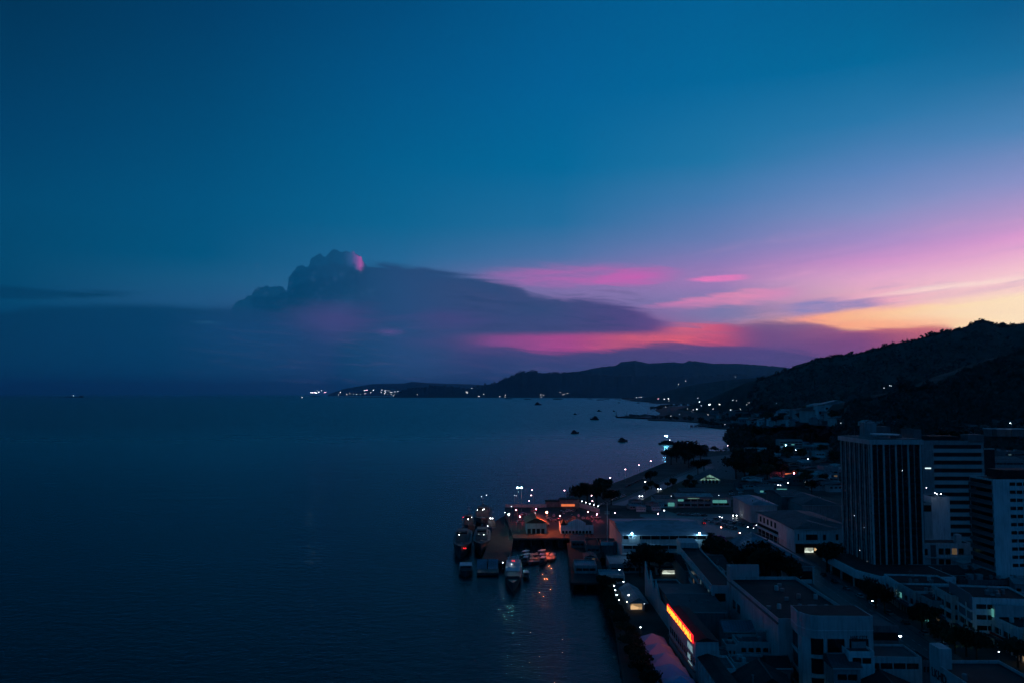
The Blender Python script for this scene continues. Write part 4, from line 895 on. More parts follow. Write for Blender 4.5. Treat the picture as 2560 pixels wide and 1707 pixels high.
for x in (5, 40): MB().tube((x, -1.1, 14.6), (x, -1.1, 15.0), .1, .1, 5).build('floodlight_arm', 'metal', hall)
for x in (5, 40.2): MB().ball((x, -1.3, 15.6), .42, 1).build('floodlight', 'lamp_flood', hall, None)
for (x0, x1, yf, z, dep, wl, rf, kd, lab) in [
 (1524,1606,1408,6.5,22,'grey_wall','roof_blue','flat','low annex with a pale flat roof in front of the ferry hall'),
 (1500,1562,1436,6,12,'pale_wall','roof_blue','flat','small quay building with a pale flat roof beside the right pier'),
 (1606,1690,1412,5.5,14,'dim_wall','roof_dark','flat','dark yard building at the foot of the ferry hall'),
 (1640,1692,1420,5,5,'grey_wall','roof_mid','flat','market stall row with a bright lit front behind the black tree')]:
    t, w = fb(lab, x0, x1, yf, z, dep, wall=wl, roof=rf, kind=kd)
    wins_front(t, .5, w - .5, [(1, 2.6)], max(3, int(w / 3)))
    if 'bright lit' in lab: ubox('lit_front', 'lit_shop', t, 3, w - .4, -.3, -.1, .5, 2.2)
t, w = fb('radio mast building with a white parapet at the root of the pier', 1503, 1540, 1354, 9, 12, wall='dim_wall', roof='roof_mid')
ubox('parapet', 'white_wall', t, -.3, 6.6, -.4, -.02, 5.3, 7.2)
mb = MB().tube((3.6, 2, 7), (3.6, 2, 28), .28, .1, 6)
for z in (22, 23): mb.box(2.2, 5.0, 1.9, 2.1, z, z + .2)
mb.build('mast', 'paint', t)
# curved shophouse block
t = lb('long white shophouse terrace with a blue hipped roof', (1893, 1278), (1987, 1318), 14.5, 34, wall='white_wall', roof='roof_mid', kind='hip', rise=3.6, over=1.0)
l = t_l[t.name]
wins_left(t, 2, l - 3, [(7.2, 10.6)], 9, gap=3.2); ubox('arcade', 'opening', t, -.1, .3, 1, l - 1, .2, 5.8)
ubox('canopy', 'white_wall', t, -2.5, -.1, 0, l, 3.6, 4.0)
for i in range(9): ubox('column', 'white_wall', t, -2.4, -2.1, 1 + i * (l - 2) / 9, 1.3 + i * (l - 2) / 9, 0, 3.6)
t, w = fb('white corner shophouse with a bright shop front at street level', 1986, 2092, 1322, 15, 30, wall='white_wall', roof='roof_mid', kind='hip', rise=2.6)
ubox('window', 'opening', t, 6.3, 12.6, -.08, .2, 7.2, 10.2); ubox('window', 'opening', t, 15.6, 17.2, -.08, .2, 7.2, 10.2); ubox('window', 'opening', t, 1.8, 2.4, -.08, .2, 7, 10.4)
ubox('window', 'opening', t, 22.6, 24, -.08, .2, 7.2, 10.4); ubox('arcade', 'opening', t, .4, w - .4, -.1, .3, 0, 5)
MB().box(-.4, w + .4, -1.0, 0, 5.2, 5.9).build('ledge', 'white_wall', t)
ubox('shop_front', 'lit_shop', t, 5.3, 10, -.5, -.15, .4, 3.0); ubox('shop_front', 'lit_warm', t, 10.6, 13, -.5, -.15, 1.4, 3.1); ubox('shop_front', 'lit_green', t, 13.4, 17.6, -.5, -.15, .6, 3.1)
ubox('shop_awning', 'fabric_red', t, 5.3, 11, -1.4, -.52, 3.2, 3.6); ubox('shop_front', 'lit_green', t, 21, 23.4, -.5, -.15, .8, 2.6)
for (x0, x1, yf, z, dep, wl, rf, kd, rs, lab) in [
 (1876,1942,1262,14,48,'pale_wall','roof_blue','hip',2.5,'big pale blue hipped roof at the left end of the shophouse terrace'),
 (1955,2010,1240,15,40,'dim_wall','roof_mid','gx',2.5,'dark blue roof behind the lit balcony'),
 (1955,1990,1250,12,6,'white_wall','roof_mid','flat',0,'small house with a lit green white balcony between the blue roofs'),
 (2005,2100,1262,13,60,'grey_wall','roof_mid','hip',4,'wide blue roof sloping down toward the glass tower'),
 (1900,1922,1276,11,2,'white_wall','roof_mid','flat',0,'narrow white shed with a bright lit strip under the hipped roof')]:
    t, w = fb(lab, x0, x1, yf, z, dep, wall=wl, roof=rf, kind=kd, rise=rs, over=.8)
    if 'balcony between' in lab: ubox('lit_balcony', 'lit_green', t, .6, w - 1.5, -.3, -.1, 4.6, 8.2); ubox('balcony_rail', 'opening', t, .8, w - 1.8, -.5, -.32, 6.2, 7.2)
    if 'lit strip' in lab: ubox('lit_strip', 'lit_white', t, .4, w - .2, -.3, -.1, 7.6, 8.6)
for (x0, x1, yf, z, dep, wl, rf, kd, rs, lab) in [
 (1690,1780,1240,10.5,18,'grey_wall','roof_pale','gx',1.6,'long market shed with a pale ridge facing the car park'),
 (1640,1692,1247,8.5,26,'pale_wall','roof_mid','gx',1.4,'left wing of the market shed with a lit corner'),
 (1778,1826,1243,9,26,'pale_wall','roof_mid','gx',1.4,'right wing of the market shed with lit green stalls'),
 (1700,1760,1226,9,16,'dim_wall','roof_mid','gx',1.5,'second shed directly behind the market shed'),
 (1948,2006,1098,22,18,'grey_wall','roof_mid','flat',0,'four storey block with a bright lamp beyond the black trees'),
 (1868,2000,1122,11,16,'dim_wall','roof_pale','gx',2,'very long pale roofed warehouse beside the bay'),
 (1934,2010,1152,12,30,'dim_wall','roof_mid','gx',2.4,'large dim roof below the long warehouse'),
 (2038,2062,1128,15,14,'pale_wall','roof_mid','flat',0,'plain pale cube building left of the glass tower'),
 (2066,2100,1126,14,20,'grey_wall','roof_mid','flat',0,'greyish blue block half hidden by the glass tower'),
 (2062,2098,1027,48,24,'grey_wall','roof_mid','flat',0,'lone bluish tower block standing at the foot of the hill'),
 (2012,2062,1184,13,20,'pale_wall','roof_mid','flat',0,'white building with stacked balconies left of the glass tower'),
 (1960,2010,1168,11,18,'dim_wall','roof_rust','gy',2.5,'red lit shop roof in the side street'),
 (2060,2096,1166,20,20,'grey_wall','roof_mid','flat',0,'tall narrow block beside the left edge of the glass tower'),
 (1896,1934,1216,8,14,'pale_wall','roof_mid','gx',1.2,'pale shed behind the big blue hipped roof'),
 (1940,1968,1212,9,8,'grey_wall','roof_mid','flat',0,'small teal lit shop behind the blue roofs')]:
    t, w = fb(lab, x0, x1, yf, z, dep, wall=wl, roof=rf, kind=kd, rise=rs)
    h = z - GZ
    wins_front(t, 1, w - 1, [(k * 3.6 + 1.2, k * 3.6 + 2.8) for k in range(0, max(1, int(h // 3.8)))], max(3, min(9, int(w / 5))), gap=.8, lit=('lit_teal', .03))
    if 'ridge facing' in lab: ubox('lit_front', 'lit_green', t, 9, 18, -.4, -.15, 6.9, 7.3)
    if 'lit green stalls' in lab: ubox('lit_front', 'lit_teal', t, 1, w - 3, -.4, -.15, 3, 5.2)
    if 'lit corner' in lab: ubox('lit_front', 'lit_teal', t, w - 7, w - 2, -.4, -.15, 1.2, 4)
    if 'red lit shop' in lab: ubox('lit_front', 'lit_orange', t, 1, w - 1, -.5, -.15, 1, 3)
    if 'teal lit' in lab: ubox('lit_front', 'lit_teal', t, .6, w - .6, -.4, -.15, 1, 4)
# church-like lit gable hall
t = thing('gabled_hall', 'gabled hall with a softly lit green white front beside the park', 'hall', (P(1748, 1207, 2).x, P(1748, 1207, 2).y, GZ), .02)
MB().box(1, 20.5, 0, 26, -1, 3).build('wall', 'pale_wall', t)
MB().add([(0, -.2, 2.8), (21.5, -.2, 2.8), (10.7, -.2, 8.6), (0, .3, 2.8), (21.5, .3, 2.8), (10.7, .3, 8.6)], [(0, 1, 2), (5, 4, 3), (0, 2, 5, 3), (2, 1, 4, 5)]).build('lit_gable', 'lit_green', t)
MB().gable(.4, 21.1, .32, 26, 2.8, 8.5, 'y', .3).build('roof', 'roof_mid', t)
for i in range(5): ubox('doorway', 'opening', t, 2.6 + i * 3.5, 4.6 + i * 3.5, -.32, -.21, .2, 3.2)
ubox('sign_board', 'dim_wall', t, 6, 15.5, -.34, -.22, 4.2, 5.4)
MB().tube((10.7, 0, 8.6), (10.7, 0, 11), .08, .05, 5).build('spire', 'metal', t)
# waterfront pavilion
t = thing('pavilion', 'waterfront pavilion with a pale roof and a warm lit front', 'pavilion', (47.5, 330, GZ), .02)
MB().box(.5, 6.5, .6, 24, -1, 3).build('wall', 'grey_wall', t); MB().gable(0, 8, 0, 26, 3.02, 5.4, 'y', .3).build('roof', 'roof_pale', t)
ubox('lit_front', 'lit_warm', t, .8, 5.4, .3, .55, .6, 2.8)
# peaked tents
for i in range(6):
    t = thing('canopy_tent', ['peaked white tent, farthest in the row below the mall sign', 'second peaked tent from the far end of the row', 'third peaked tent, catching the most red light', 'fourth peaked tent beside the mall wall', 'fifth peaked tent, near the bottom edge', 'nearest peaked tent, cut by the bottom edge'][i], 'tent', (43.6 + i * .25, 277 - i * 10.2, GZ), -.03, 'peaked tents along the waterfront')
    MB().add([(0, 0, 2.6), (9.6, 0, 2.6), (9.6, 9.6, 2.6), (0, 9.6, 2.6), (4.8, 4.8, 5.4)], [(0, 1, 4), (1, 2, 4), (2, 3, 4), (3, 0, 4)]).add([(0, 0, 2.2), (9.6, 0, 2.2), (9.6, 9.6, 2.2), (0, 9.6, 2.2), (0, 0, 2.6), (9.6, 0, 2.6), (9.6, 9.6, 2.6), (0, 9.6, 2.6)], [(0, 1, 5, 4), (1, 2, 6, 5), (2, 3, 7, 6), (3, 0, 4, 7)]).build('canopy', 'tent_cloth', t)
    for x in (.1, 9.5):
        for y in (.1, 9.5): MB().tube((x, y, 0), (x, y, 2.3), .06, .06, 5).build('leg', 'metal', t)
for i in range(2):
    t = thing('awning', ['long flat awning left of the fourth tent', 'flat awning left of the nearest tents at the bottom edge'][i], 'awning', (40.2 + .3 * i, 256 - i * 17, GZ), -.03, 'flat awnings beside the tents')
    MB().box(0, 3.2, 0, 15, 2.6, 2.7).build('canopy', 'tent_cloth', t)
    for x in (.1, 3.1):
        for y in (.2, 14.8): MB().tube((x, y, 0), (x, y, 2.6), .06, .06, 5).build('leg', 'metal', t)
# ================================================================== streets
def sheet(name, pts, z, m, kind='structure'):
    mb = MB().add([(x, y, z) for x, y in pts], [tuple(range(len(pts)))]); o = struct(name, mb, m, kind)
    if o.data.polygons[0].normal.z < 0: o.data.flip_normals()
    return o
def strip(name, line, w, z, m):
    mb = MB(); vs = []
    for i, p in enumerate(line):
        a, b = Vector(line[max(0, i - 1)]), Vector(line[min(len(line) - 1, i + 1)]); d = (b - a).normalized(); nn = Vector((d.y, -d.x)) * w / 2
        vs += [(p[0] - nn.x, p[1] - nn.y, z), (p[0] + nn.x, p[1] + nn.y, z)]
    return struct(name, mb.add(vs, [(2 * i, 2 * i + 1, 2 * i + 3, 2 * i + 2) for i in range(len(line) - 1)]), m)
main = [(136, 150), (139, 250), (144, 330), (147, 400), (148, 450), (140, 520), (128, 560), (112, 600), (104, 640)]
strip('road', main, 13, GZ + .05, 'asphalt')
strip('pavement', [(x - 8.2, y) for x, y in main[:5]], 3, GZ + .14, 'pavement'); strip('pavement', [(x + 8.2, y) for x, y in main[:5]], 3, GZ + .14, 'pavement')
mb = MB()
for i in range(60):
    y = 230 + i * 5; x = interp([(p[1], p[0]) for p in main], y)
    for o_ in (-2.1, 2.1): mb.box(x + o_ - .08, x + o_ + .08, y, y + 2.4, GZ + .055, GZ + .07)
for k in range(8): mb.box(141 + k * 1.4, 141.8 + k * 1.4, 405, 409, GZ + .055, GZ + .07)
struct('road_markings', mb, 'paint')
esp = [P(x, y) for x, y in [(1500,1262),(1540,1250),(1600,1224),(1650,1203),(1700,1183),(1745,1165)]]
strip('road', [(p.x + 14, p.y) for p in esp], 12, GZ + .08, 'asphalt')
strip('pavement', [(p.x + 4, p.y) for p in esp], 5, GZ + .14, 'pavement')
sheet('car_park', [P(*q)[:2] for q in [(1600,1284),(1850,1284),(1905,1330),(1790,1345),(1600,1290)]], GZ + .03, 'asphalt')
sheet('lawn', [P(*q)[:2] for q in [(1520,1250),(1600,1222),(1690,1196),(1730,1215),(1640,1245),(1560,1262)]], GZ + .02, 'grass')
sheet('car_park', [P(*q)[:2] for q in [(1730,1145),(1830,1135),(1840,1200),(1745,1188)]], GZ + .03, 'pavement')
# ================================================================== PIERS
def pier(name, label, pts, z, th=1.0, m='concrete', grid=8):
    t = thing(name, label, 'pier', (0, 0, 0)); MB().prism(pts, z - th, z).build('deck', m, t)
    xs = [p[0] for p in pts]; ys = [p[1] for p in pts]
    MB().prism([(x, y) for x, y in grow(pts, .08)], z - th * .65, z - th * .3).build('fender', 'hull_dark', t)
    def inside(x, y):
        c = False
        for i in range(len(pts)):
            (a, b), (c2, d) = pts[i], pts[i - 1]
            if (b > y) != (d > y) and x < (c2 - a) * (y - b) / (d - b) + a: c = not c
        return c
    mb = MB(); y = min(ys) + .8
    while y < min(ys) + 70 and y < max(ys):
        x = min(xs) + .8
        while x < max(xs):
            if inside(x, y): mb.tube((x, y, -3), (x, y, z - th), .4, .4, 6)
            x += grid
        y += grid
    tag(mb.build('piles', 'dark_concrete', t), kind='stuff')
    return t
q = lambda x, y, z: tuple(P(x, y, z)[:2])
PZ = 5.0
pier('pier', 'wide concrete ferry pier with houses and red lit parking', [q(1283,1344,PZ), q(1556,1344,PZ), q(1512,1266,PZ), q(1262,1266,PZ), q(1262,1285,PZ)], PZ, 1.1)
pier('pier', 'long narrow jetty running toward the camera beside the moored vessels', [q(1203,1402,4), q(1275,1402,4), q(1284,1332,4), q(1300,1285,4.9), (q(1262,1285,4.9)[0] - .4, q(1262,1285,4.9)[1]), q(1240,1300,4)], 4.0, 1.0, 'dark_concrete', 6)
pier('pier', 'dark old pier with sheds to the right of the open water', [(27, 372), (43, 372), (46, 424), (56, 470), (32, 470)], 3.6, 1.0, 'dark_concrete', 6)
t = thing('pier_wall', 'low boundary wall washed in red light at the far side of the ferry pier', 'wall', (0, 0, 0))
a, b2 = Vector(q(1263,1267,PZ)), Vector(q(1366,1267,PZ)); MB().box(a.x, b2.x, a.y - .6, a.y - .2, PZ, PZ + 2.4).build('panel', 'pale_wall', t)
t = thing('pier_wall', 'red lit side wall topped with a row of white lamps on the pier', 'wall', (0, 0, 0))
a, b2 = P(1447,1266,PZ), P(1499,1283,PZ)
mb = MB(); d = Vector((b2.x - a.x, b2.y - a.y, 0)).normalized(); nn = Vector((d.y, -d.x, 0)) * .2
mb.prism([(a.x - nn.x, a.y - nn.y), (b2.x - nn.x, b2.y - nn.y), (b2.x + nn.x, b2.y + nn.y), (a.x + nn.x, a.y + nn.y)], PZ, PZ + 3.4).build('panel', 'pale_wall', t)
for i in range(6):
    p = a.lerp(b2, i / 5.2 - .03); p.z = PZ + 5.0
    lamp_at(p, 'lamp_white', 'small white lamp on the red lit pier wall', base=PZ, r=.34, group='white lamps along the red lit pier wall')
# terminal with glowing inside
p = P(1364, 1266, PZ); x1 = P(1448, 1266, PZ).x
t = thing('ferry_terminal', 'dark flat roofed terminal with a glowing orange opening at the back of the pier', 'building', (p.x, p.y - 2, PZ), 0)
w = x1 - p.x
MB().box(w * .42, w, 0, 9, 0, 5.6).box(0, w * .42, 1, 9, 0, 4.2).build('wall', 'dim_wall', t); MB().box(w * .42 - .4, w + .4, -.6, 9.4, 5.61, 6.1).box(-.4, w * .41, .4, 9.3, 4.21, 4.6).build('roof', 'roof_dark', t)
ubox('lit_opening', 'lit_orange', t, w * .46, w * .86, -.25, -.05, .7, 2.4)
# pier house left
p = P(1314, 1333, PZ); w = P(1368, 1333, PZ).x - p.x
t = thing('pier_house', 'gabled pier house with a greenish front and arched openings', 'house', (p.x, p.y + .5, PZ), .02)
MB().box(.4, w - .4, 0, 24, 0, 6.2).add([(.4, 0, 6.2), (w - .4, 0, 6.2), (w / 2, 0, 9.2)], [(0, 1, 2)]).build('wall', 'pale_wall', t)
MB().gable(0, w, .02, 24.4, 6.22, 9.6, 'y', .5).build('roof', 'roof_rust', t)
for i in range(4): ubox('archway', 'opening', t, 1.2 + i * (w - 2) / 4, .4 + (i + 1) * (w - 2) / 4, -.08, .2, 0, 2.9)
ubox('beam', 'pale_wall', t, .3, w - .3, -.3, -.02, 3.1, 3.5)
# pier house right
p = P(1402, 1333, PZ); w = P(1484, 1333, PZ).x - p.x
t = thing('pier_house', 'long white pier house with a raised rounded centre gable', 'house', (p.x, p.y + .5, PZ), .01)
MB().box(0, w, 0, 16, 0, 5.0).build('wall', 'white_wall', t)
c0, c1 = w * .22, w * .76
MB().add([(c0, -.15, 5), (c0, -.15, 6.4), (c0 + 3, -.15, 8.2), ((c0 + c1) / 2, -.15, 8.7), (c1 - 3, -.15, 8.2), (c1, -.15, 6.4), (c1, -.15, 5), (c0, .4, 5), (c0, .4, 6.4), (c0 + 3, .4, 8.2), ((c0 + c1) / 2, .4, 8.7), (c1 - 3, .4, 8.2), (c1, .4, 6.4), (c1, .4, 5)], [tuple(range(7)), tuple(range(13, 6, -1))] + [(i, i + 7, i + 8, i + 1) for i in range(6)]).build('gable_wall', 'white_wall', t)
MB().gable(c0 + .3, c1 - .3, .42, 15.5, 5.1, 8.6, 'y', 0).gable(.3, w - .3, .8, 15.6, 5.02, 6.8, 'x', 0).build('roof', 'roof_rust', t)
MB().gable(.2, 3.2, -.2, 3, 5.05, 9, 'y', .2).build('roof_turret', 'roof_rust', t)
for i in range(9): ubox('shop_opening', 'opening', t, .8 + i * (w - 1.4) / 9, .1 + (i + 1) * (w - 1.4) / 9, -.08, .2, .1, 1.7)
# people along the white house
def person(x, y, z, c, label, s=1.0):
    mb = MB(); 
    for sx in (-.1, .1): mb.tube((x + sx, y, z), (x + sx * .9, y + .04, z + .82 * s), .06, .09, 7, 0)
    mb.tube((x, y, z + .8 * s), (x, y, z + 1.15 * s), .15, .18, 8, 1); mb.tube((x, y, z + 1.15 * s), (x, y, z + 1.42 * s), .18, .12, 8, 1); mb.tube((x, y, z + 1.42 * s), (x, y, z + 1.52 * s), .05, .05, 6, 2)
    for sx in (-1, 1): mb.tube((x + sx * .19, y, z + 1.4 * s), (x + sx * .24, y - .05, z + 1.1 * s), .05, .04, 6, 1).tube((x + sx * .24, y - .05, z + 1.1 * s), (x + sx * .22, y - .16, z + .85 * s), .04, .03, 6, 2)
    mb.ball((x, y - .01, z + 1.63 * s), .105, 1, 2, 1.15)
    o = mb.build('person', ['hull_dark', c, 'skin']); return tag(o, label, 'person', 'people standing on the ferry pier')
for i in range(22):
    person(R.uniform(31, 49), R.uniform(481, 485), PZ, R.choice(['car_dark', 'fabric_red', 'pale_wall', 'hull_blue']), 'small standing figure in the crowd before the white pier house')
for i in range(3): person(10 + i * 3.1, 484.5, PZ, 'hull_dark', 'small standing figure at the arches of the gabled pier house')
person(24, 473.5, PZ, 'car_dark', 'lone standing figure at the front edge of the ferry pier')
# right pier sheds
for x0, x1, yf, z, dep, wl, rf, kd, lab in [(1437,1492,1412,7.4,14,'grey_wall','roof_blue','flat','flat roofed shed at the near end of the dark pier'),
 (1428,1462,1350,7.5,18,'dim_wall','roof_mid','gx','long dim shed at the far left of the dark pier'),
 (1466,1500,1362,8,22,'dim_wall','roof_dark','flat','dark store shed in the middle of the dark pier'),
 (1462,1490,1392,6.5,10,'dim_wall','roof_mid','gy','small gabled shed on the dark pier')]:
    t, w = fb(lab, x0, x1, yf, z, dep, wall=wl, roof=rf, kind=kd, base=3.6, name='shed', cat='shed', rise=1.3)
    wins_front(t, .5, w - .5, [(1.2, 2.4)], 3)
# jetty end shed
t = thing('shed', 'twin roofed landing shed with pale panels at the end of the jetty', 'shed', (-17.5, 402, 0), .01)
MB().box(0, 10.8, 0, 9, .2, 1.6).build('float', 'hull_dark', t)
for i, x in enumerate((0, 5.6)): MB().add([(x, 0, 3.4), (x + 5.0, 0, 3.4), (x + 5.0, 8, 6.6), (x, 8, 6.6), (x, 0, 3.2), (x + 5, 0, 3.2), (x + 5, 8, 6.4), (x, 8, 6.4)], [(0, 1, 2, 3), (7, 6, 5, 4), (0, 4, 5, 1), (1, 5, 6, 2), (2, 6, 7, 3), (3, 7, 4, 0)]).build('roof_panel', 'roof_blue', t)
for x in (.3, 5.2, 10.4):
    for y in (.3, 7.6): MB().tube((x, y, 1.6), (x, y, 3.3 if y < 1 else 6.2), .1, .1, 5).build('post', 'metal', t)
for i, (x, y) in enumerate([(1200,1400),(1257,1405)]): lamp_px(x, y, 3.2, 'lamp_white', ['white lamp left of the twin roofed landing shed', 'white lamp right of the twin roofed landing shed'][i], base=4.0 if i else 1.6, r=.3)
# ================================================================== VESSELS
def hullm(mb, Lh, Wd, Hh, m=0, n=10, z0=-.6, flare=.75):      # bow toward -y
    secs = []
    for i in range(n + 1):
        t = i / n; y = -Lh / 2 + Lh * t; k = math.sin(min(1, t * 2.2) * math.pi / 2) ** .8 if t < .45 else 1.0
        k = max(k, .03); k *= 1 if t < .85 else 1 - (t - .85) * .9
        hz = Hh * (1 + .45 * max(0, .4 - t) / .4); w = Wd / 2 * k
        secs.append([(-w, y, hz), (-w * flare, y, z0), (w * flare, y, z0), (w, y, hz)])
    vs = [v for s in secs for v in s]; fs = []
    for i in range(n):
        for j in range(3): a = i * 4 + j; fs.append((a, a + 1, a + 5, a + 4))
        a = i * 4; fs.append((a + 3, a, a + 4, a + 7))
    fs += [(3, 2, 1, 0), (n * 4, n * 4 + 1, n * 4 + 2, n * 4 + 3)]
    return mb.add(vs, fs, m)
def vessel(label, x, y, rz, Lh, Wd, Hh, kind='patrol', group=None, hm='hull_dark', name=None, cat='boat', lights=()):
    t = thing(name or 'patrol_boat', label, cat, (x, y, 0), rz, group)
    hullm(MB(), Lh, Wd, Hh).build('hull', hm, t)
    if kind == 'patrol':
        MB().box(-Wd * .34, Wd * .34, -Lh * .14, Lh * .26, Hh, Hh + 3.2).build('cabin', 'dim_wall', t)
        MB().box(-Wd * .27, Wd * .27, -Lh * .12, Lh * .04, Hh + 3.2, Hh + 6.2).build('bridge', 'dim_wall', t)
        ubox('bridge_window', 'glass_dark', [c for c in t.children if c.name.startswith('bridge')][0], -Wd * .25, Wd * .25, -Lh * .12 - .08, -Lh * .12 + .1, Hh + 4.6, Hh + 5.5)
        mb = MB().tube((0, 0, Hh + 6.2), (0, 0, Hh + 14), .14, .06, 6)
        for z, s in ((9.2, 1.9), (11.4, 1.3)): mb.box(-s, s, -.06, .06, Hh + z, Hh + z + .14)
        mb.build('mast', 'metal', t)
        MB().box(-.6, .6, Lh * .08, Lh * .16, Hh + 3.2, Hh + 6.4).build('funnel', 'hull_dark', t)
        MB().box(-.5, .5, -Lh * .3, -Lh * .24, Hh + .6, Hh + 1.4).tube((0, -Lh * .3, Hh + 1.1), (0, -Lh * .38, Hh + 1.4), .08, .06, 5).build('deck_gun', 'metal', t)
        MB().box(-Wd * .4, Wd * .4, Lh * .28, Lh * .29, Hh, Hh + 1).box(-Wd * .3, -Wd * .3 + .08, -Lh * .42, -Lh * .2, Hh + .9, Hh + 1).build('railing', 'metal', t)
    elif kind == 'launch':
        MB().box(-Wd * .36, Wd * .36, -Lh * .1, Lh * .28, Hh, Hh + 1.9).build('cabin', 'dim_wall', t)
        MB().box(-Wd * .42, Wd * .42, -Lh * .14, Lh * .3, Hh + 1.9, Hh + 2.1).build('canopy', 'deck_white', t)
        ubox('cabin_window', 'glass_dark', [c for c in t.children if c.name.startswith('cabin')][0], -Wd * .33, Wd * .33, -Lh * .1 - .06, -Lh * .1 + .1, Hh + .9, Hh + 1.6)
        MB().tube((0, Lh * .1, Hh + 2.1), (0, Lh * .1, Hh + 4.2), .05, .03, 5).build('mast', 'metal', t)
    elif kind == 'trawler':
        k = max(1.0, Lh / 15) if name == 'fishing_boat' else 1.0
        MB().box(-Wd * .4, Wd * .4, -Lh * .22, Lh * .36, Hh, Hh + 2.6 * k).box(-Wd * .28, Wd * .28, -Lh * .06, Lh * .24, Hh + 2.6 * k, Hh + 4.4 * k).build('wheelhouse', 'roof_dark', t)
        MB().tube((0, 0, Hh), (0, 0, Hh + 7 * k), .15 * k, .08 * k, 5).tube((0, -.1, Hh + 5 * k), (0, -Lh * .3, Hh + 5.6 * k), .08 * k, .05 * k, 5).build('mast', 'metal', t)
    for lx, ly, lz, lm, r in lights: MB().ball((lx, ly, lz), r, 1).build('deck_light', lm, t)
    return t
vessel('dark grey patrol boat on the outer left of the moored pair', -29.0, 474, .03, 64, 11.0, 4.8, lights=[(-1.6, -11.5, 9.6, 'lamp_white', .16), (0.3, 1, 17.6, 'tail_red', .22), (3.2, 4, 16, 'lamp_white', .2), (1.6, -29.6, 5.4, 'tail_red', .25), (2.6, -29.6, 5.4, 'tail_red', .25)])
vessel('dark grey patrol boat moored between the outer boat and the jetty', -17.9, 480, .02, 60, 10.2, 4.8, lights=[(1.2, -11, 8.6, 'lamp_white', .16), (-1.6, -9.6, 8.6, 'lit_white', .2), (3.4, 8, 10.4, 'lamp_small', .26)])
vessel('dark patrol boat with several deck lamps moored behind the pair', -20.5, 566, .0, 66, 12.5, 5.6, lights=[(-3.4, -11, 10.5, 'lamp_white', .16), (.4, -11, 10.4, 'lamp_white', .18), (1.2, -11, 11.0, 'lamp_white', .16), (3.4, -12, 5.5, 'lamp_small', .22), (2.4, 4, 18.6, 'lamp_small', .24), (-1, 2, 17.8, 'lamp_small', .2)])
vessel('grey supply boat lying bow on beside the jetty right of the patrol boats', -13.6, 530, .04, 30, 7.4, 3.4, hm='hull_blue', lights=[(-.6, -6, 9.4, 'lamp_white', .3), (.7, -6, 9.4, 'lamp_white', .26)])
vessel('dark tug squeezed between the two rows of patrol boats', -28.5, 533, .02, 34, 9, 4.4, lights=[(2, -6, 9.6, 'lamp_small', .2)])
vessel('small launch with a sky blue canopy at the left of the landing shed', -23.3, 409, .05, 19, 7.4, 2.0, 'launch', name='motor_launch', hm='hull_dark')
t = vessel('long passenger launch with a lit white wheelhouse alongside the jetty', .6, 399, -.01, 58, 8.4, 2.8, 'launch', name='passenger_boat', hm='hull_dark', lights=[(-.8, 1.2, 6.0, 'lamp_small', .2), (-.5, 5.0, 6.9, 'tail_red', .22), (.5, 5.0, 6.9, 'tail_red', .22)])
MB().box(-3.4, 3.4, 1.4, 4.4, 4.91, 6.6).build('wheelhouse', 'white_wall', t)
mb = MB()
for k in range(16): mb.tube((-3.0 + R.uniform(-.2, .2), 6 + k * 1.2, 4.95), (3.0, 6 + k * 1.2 + R.uniform(-.5, .5), 5.6), .09, .09, 4)
for k in (-3.2, 3.2): mb.tube((k, 5, 5.7), (k * .6, 26, 5.7), .08, .08, 4)
mb.build('railing', 'paint', t)
MB().box(-3.0, 3.0, -18, -6, 2.9, 4.6).build('fore_cabin', 'hull_dark', t)
for x in (-2.9, 2.9): MB().box(x - .12, x + .12, -8, 1.2, 4.92, 5.3).build('gunwale', 'white_wall', t)
for i in range(16):
    vessel('small open boat tied up in the crowd beside the jetty', 7.4 + (i % 6) * 2.9 + R.uniform(-.3, .3), 449 - (i // 6) * 9 + R.uniform(-1.5, 1.5), R.uniform(-.25, .25) - .3, 11.5, 2.9, 1.1, 'launch' if i % 3 == 0 else 'plain', group='small boats tied up beside the jetty', name='small_boat', hm='hull_blue' if i % 4 == 1 else 'hull_dark')
vessel('dinghy with an outboard floating right of the passenger launch', 7.0, 397, .1, 10, 3, 1.0, 'launch', name='dinghy', hm='hull_dark')
# boats out in the bay: px of waterline, length in px, kind
for x, y, wpx, rz, k, lab in [
 (1437,1083,20,1.5,'trawler','dark fishing boat in mid bay, nearest of those without lights'),
 (1557,1103,24,1.6,'trawler','dark fishing boat lying between the unlit boats and the lit tug'),
 (1486,1049,22,-1.4,'trawler','dark fishing boat left of the far stone jetty'),
 (1498,1028,11,1.4,'trawler','tiny dark boat with a pointed cabin beyond the far jetty tip'),
 (1535,1028,6,1.2,'trawler','tiny upright dark sail shape beyond the far stone jetty'),
 (1438,1036,9,1.6,'trawler','tiny dark boat alone on the left of the bay'),
 (1345,1012,17,1.6,'trawler','dark low boat farthest to the left in the bay')]:
    p = P(x, y, 0); Lh = wpx / F * p.y
    vessel(lab, p.x, p.y, rz, Lh, Lh * .36, Lh * .14, k, name='fishing_boat')
p = P(1672, 1110, 0)
vessel('tug with two bright white lamps lying off the wooded point', p.x, p.y, 1.62, 36, 9, 3.2, 'trawler', name='tugboat', lights=[(0, 3, 15, 'lamp_flood', .9), (0, 6, 15, 'lamp_flood', .9), (0, -2, 8, 'lamp_small', .7)])
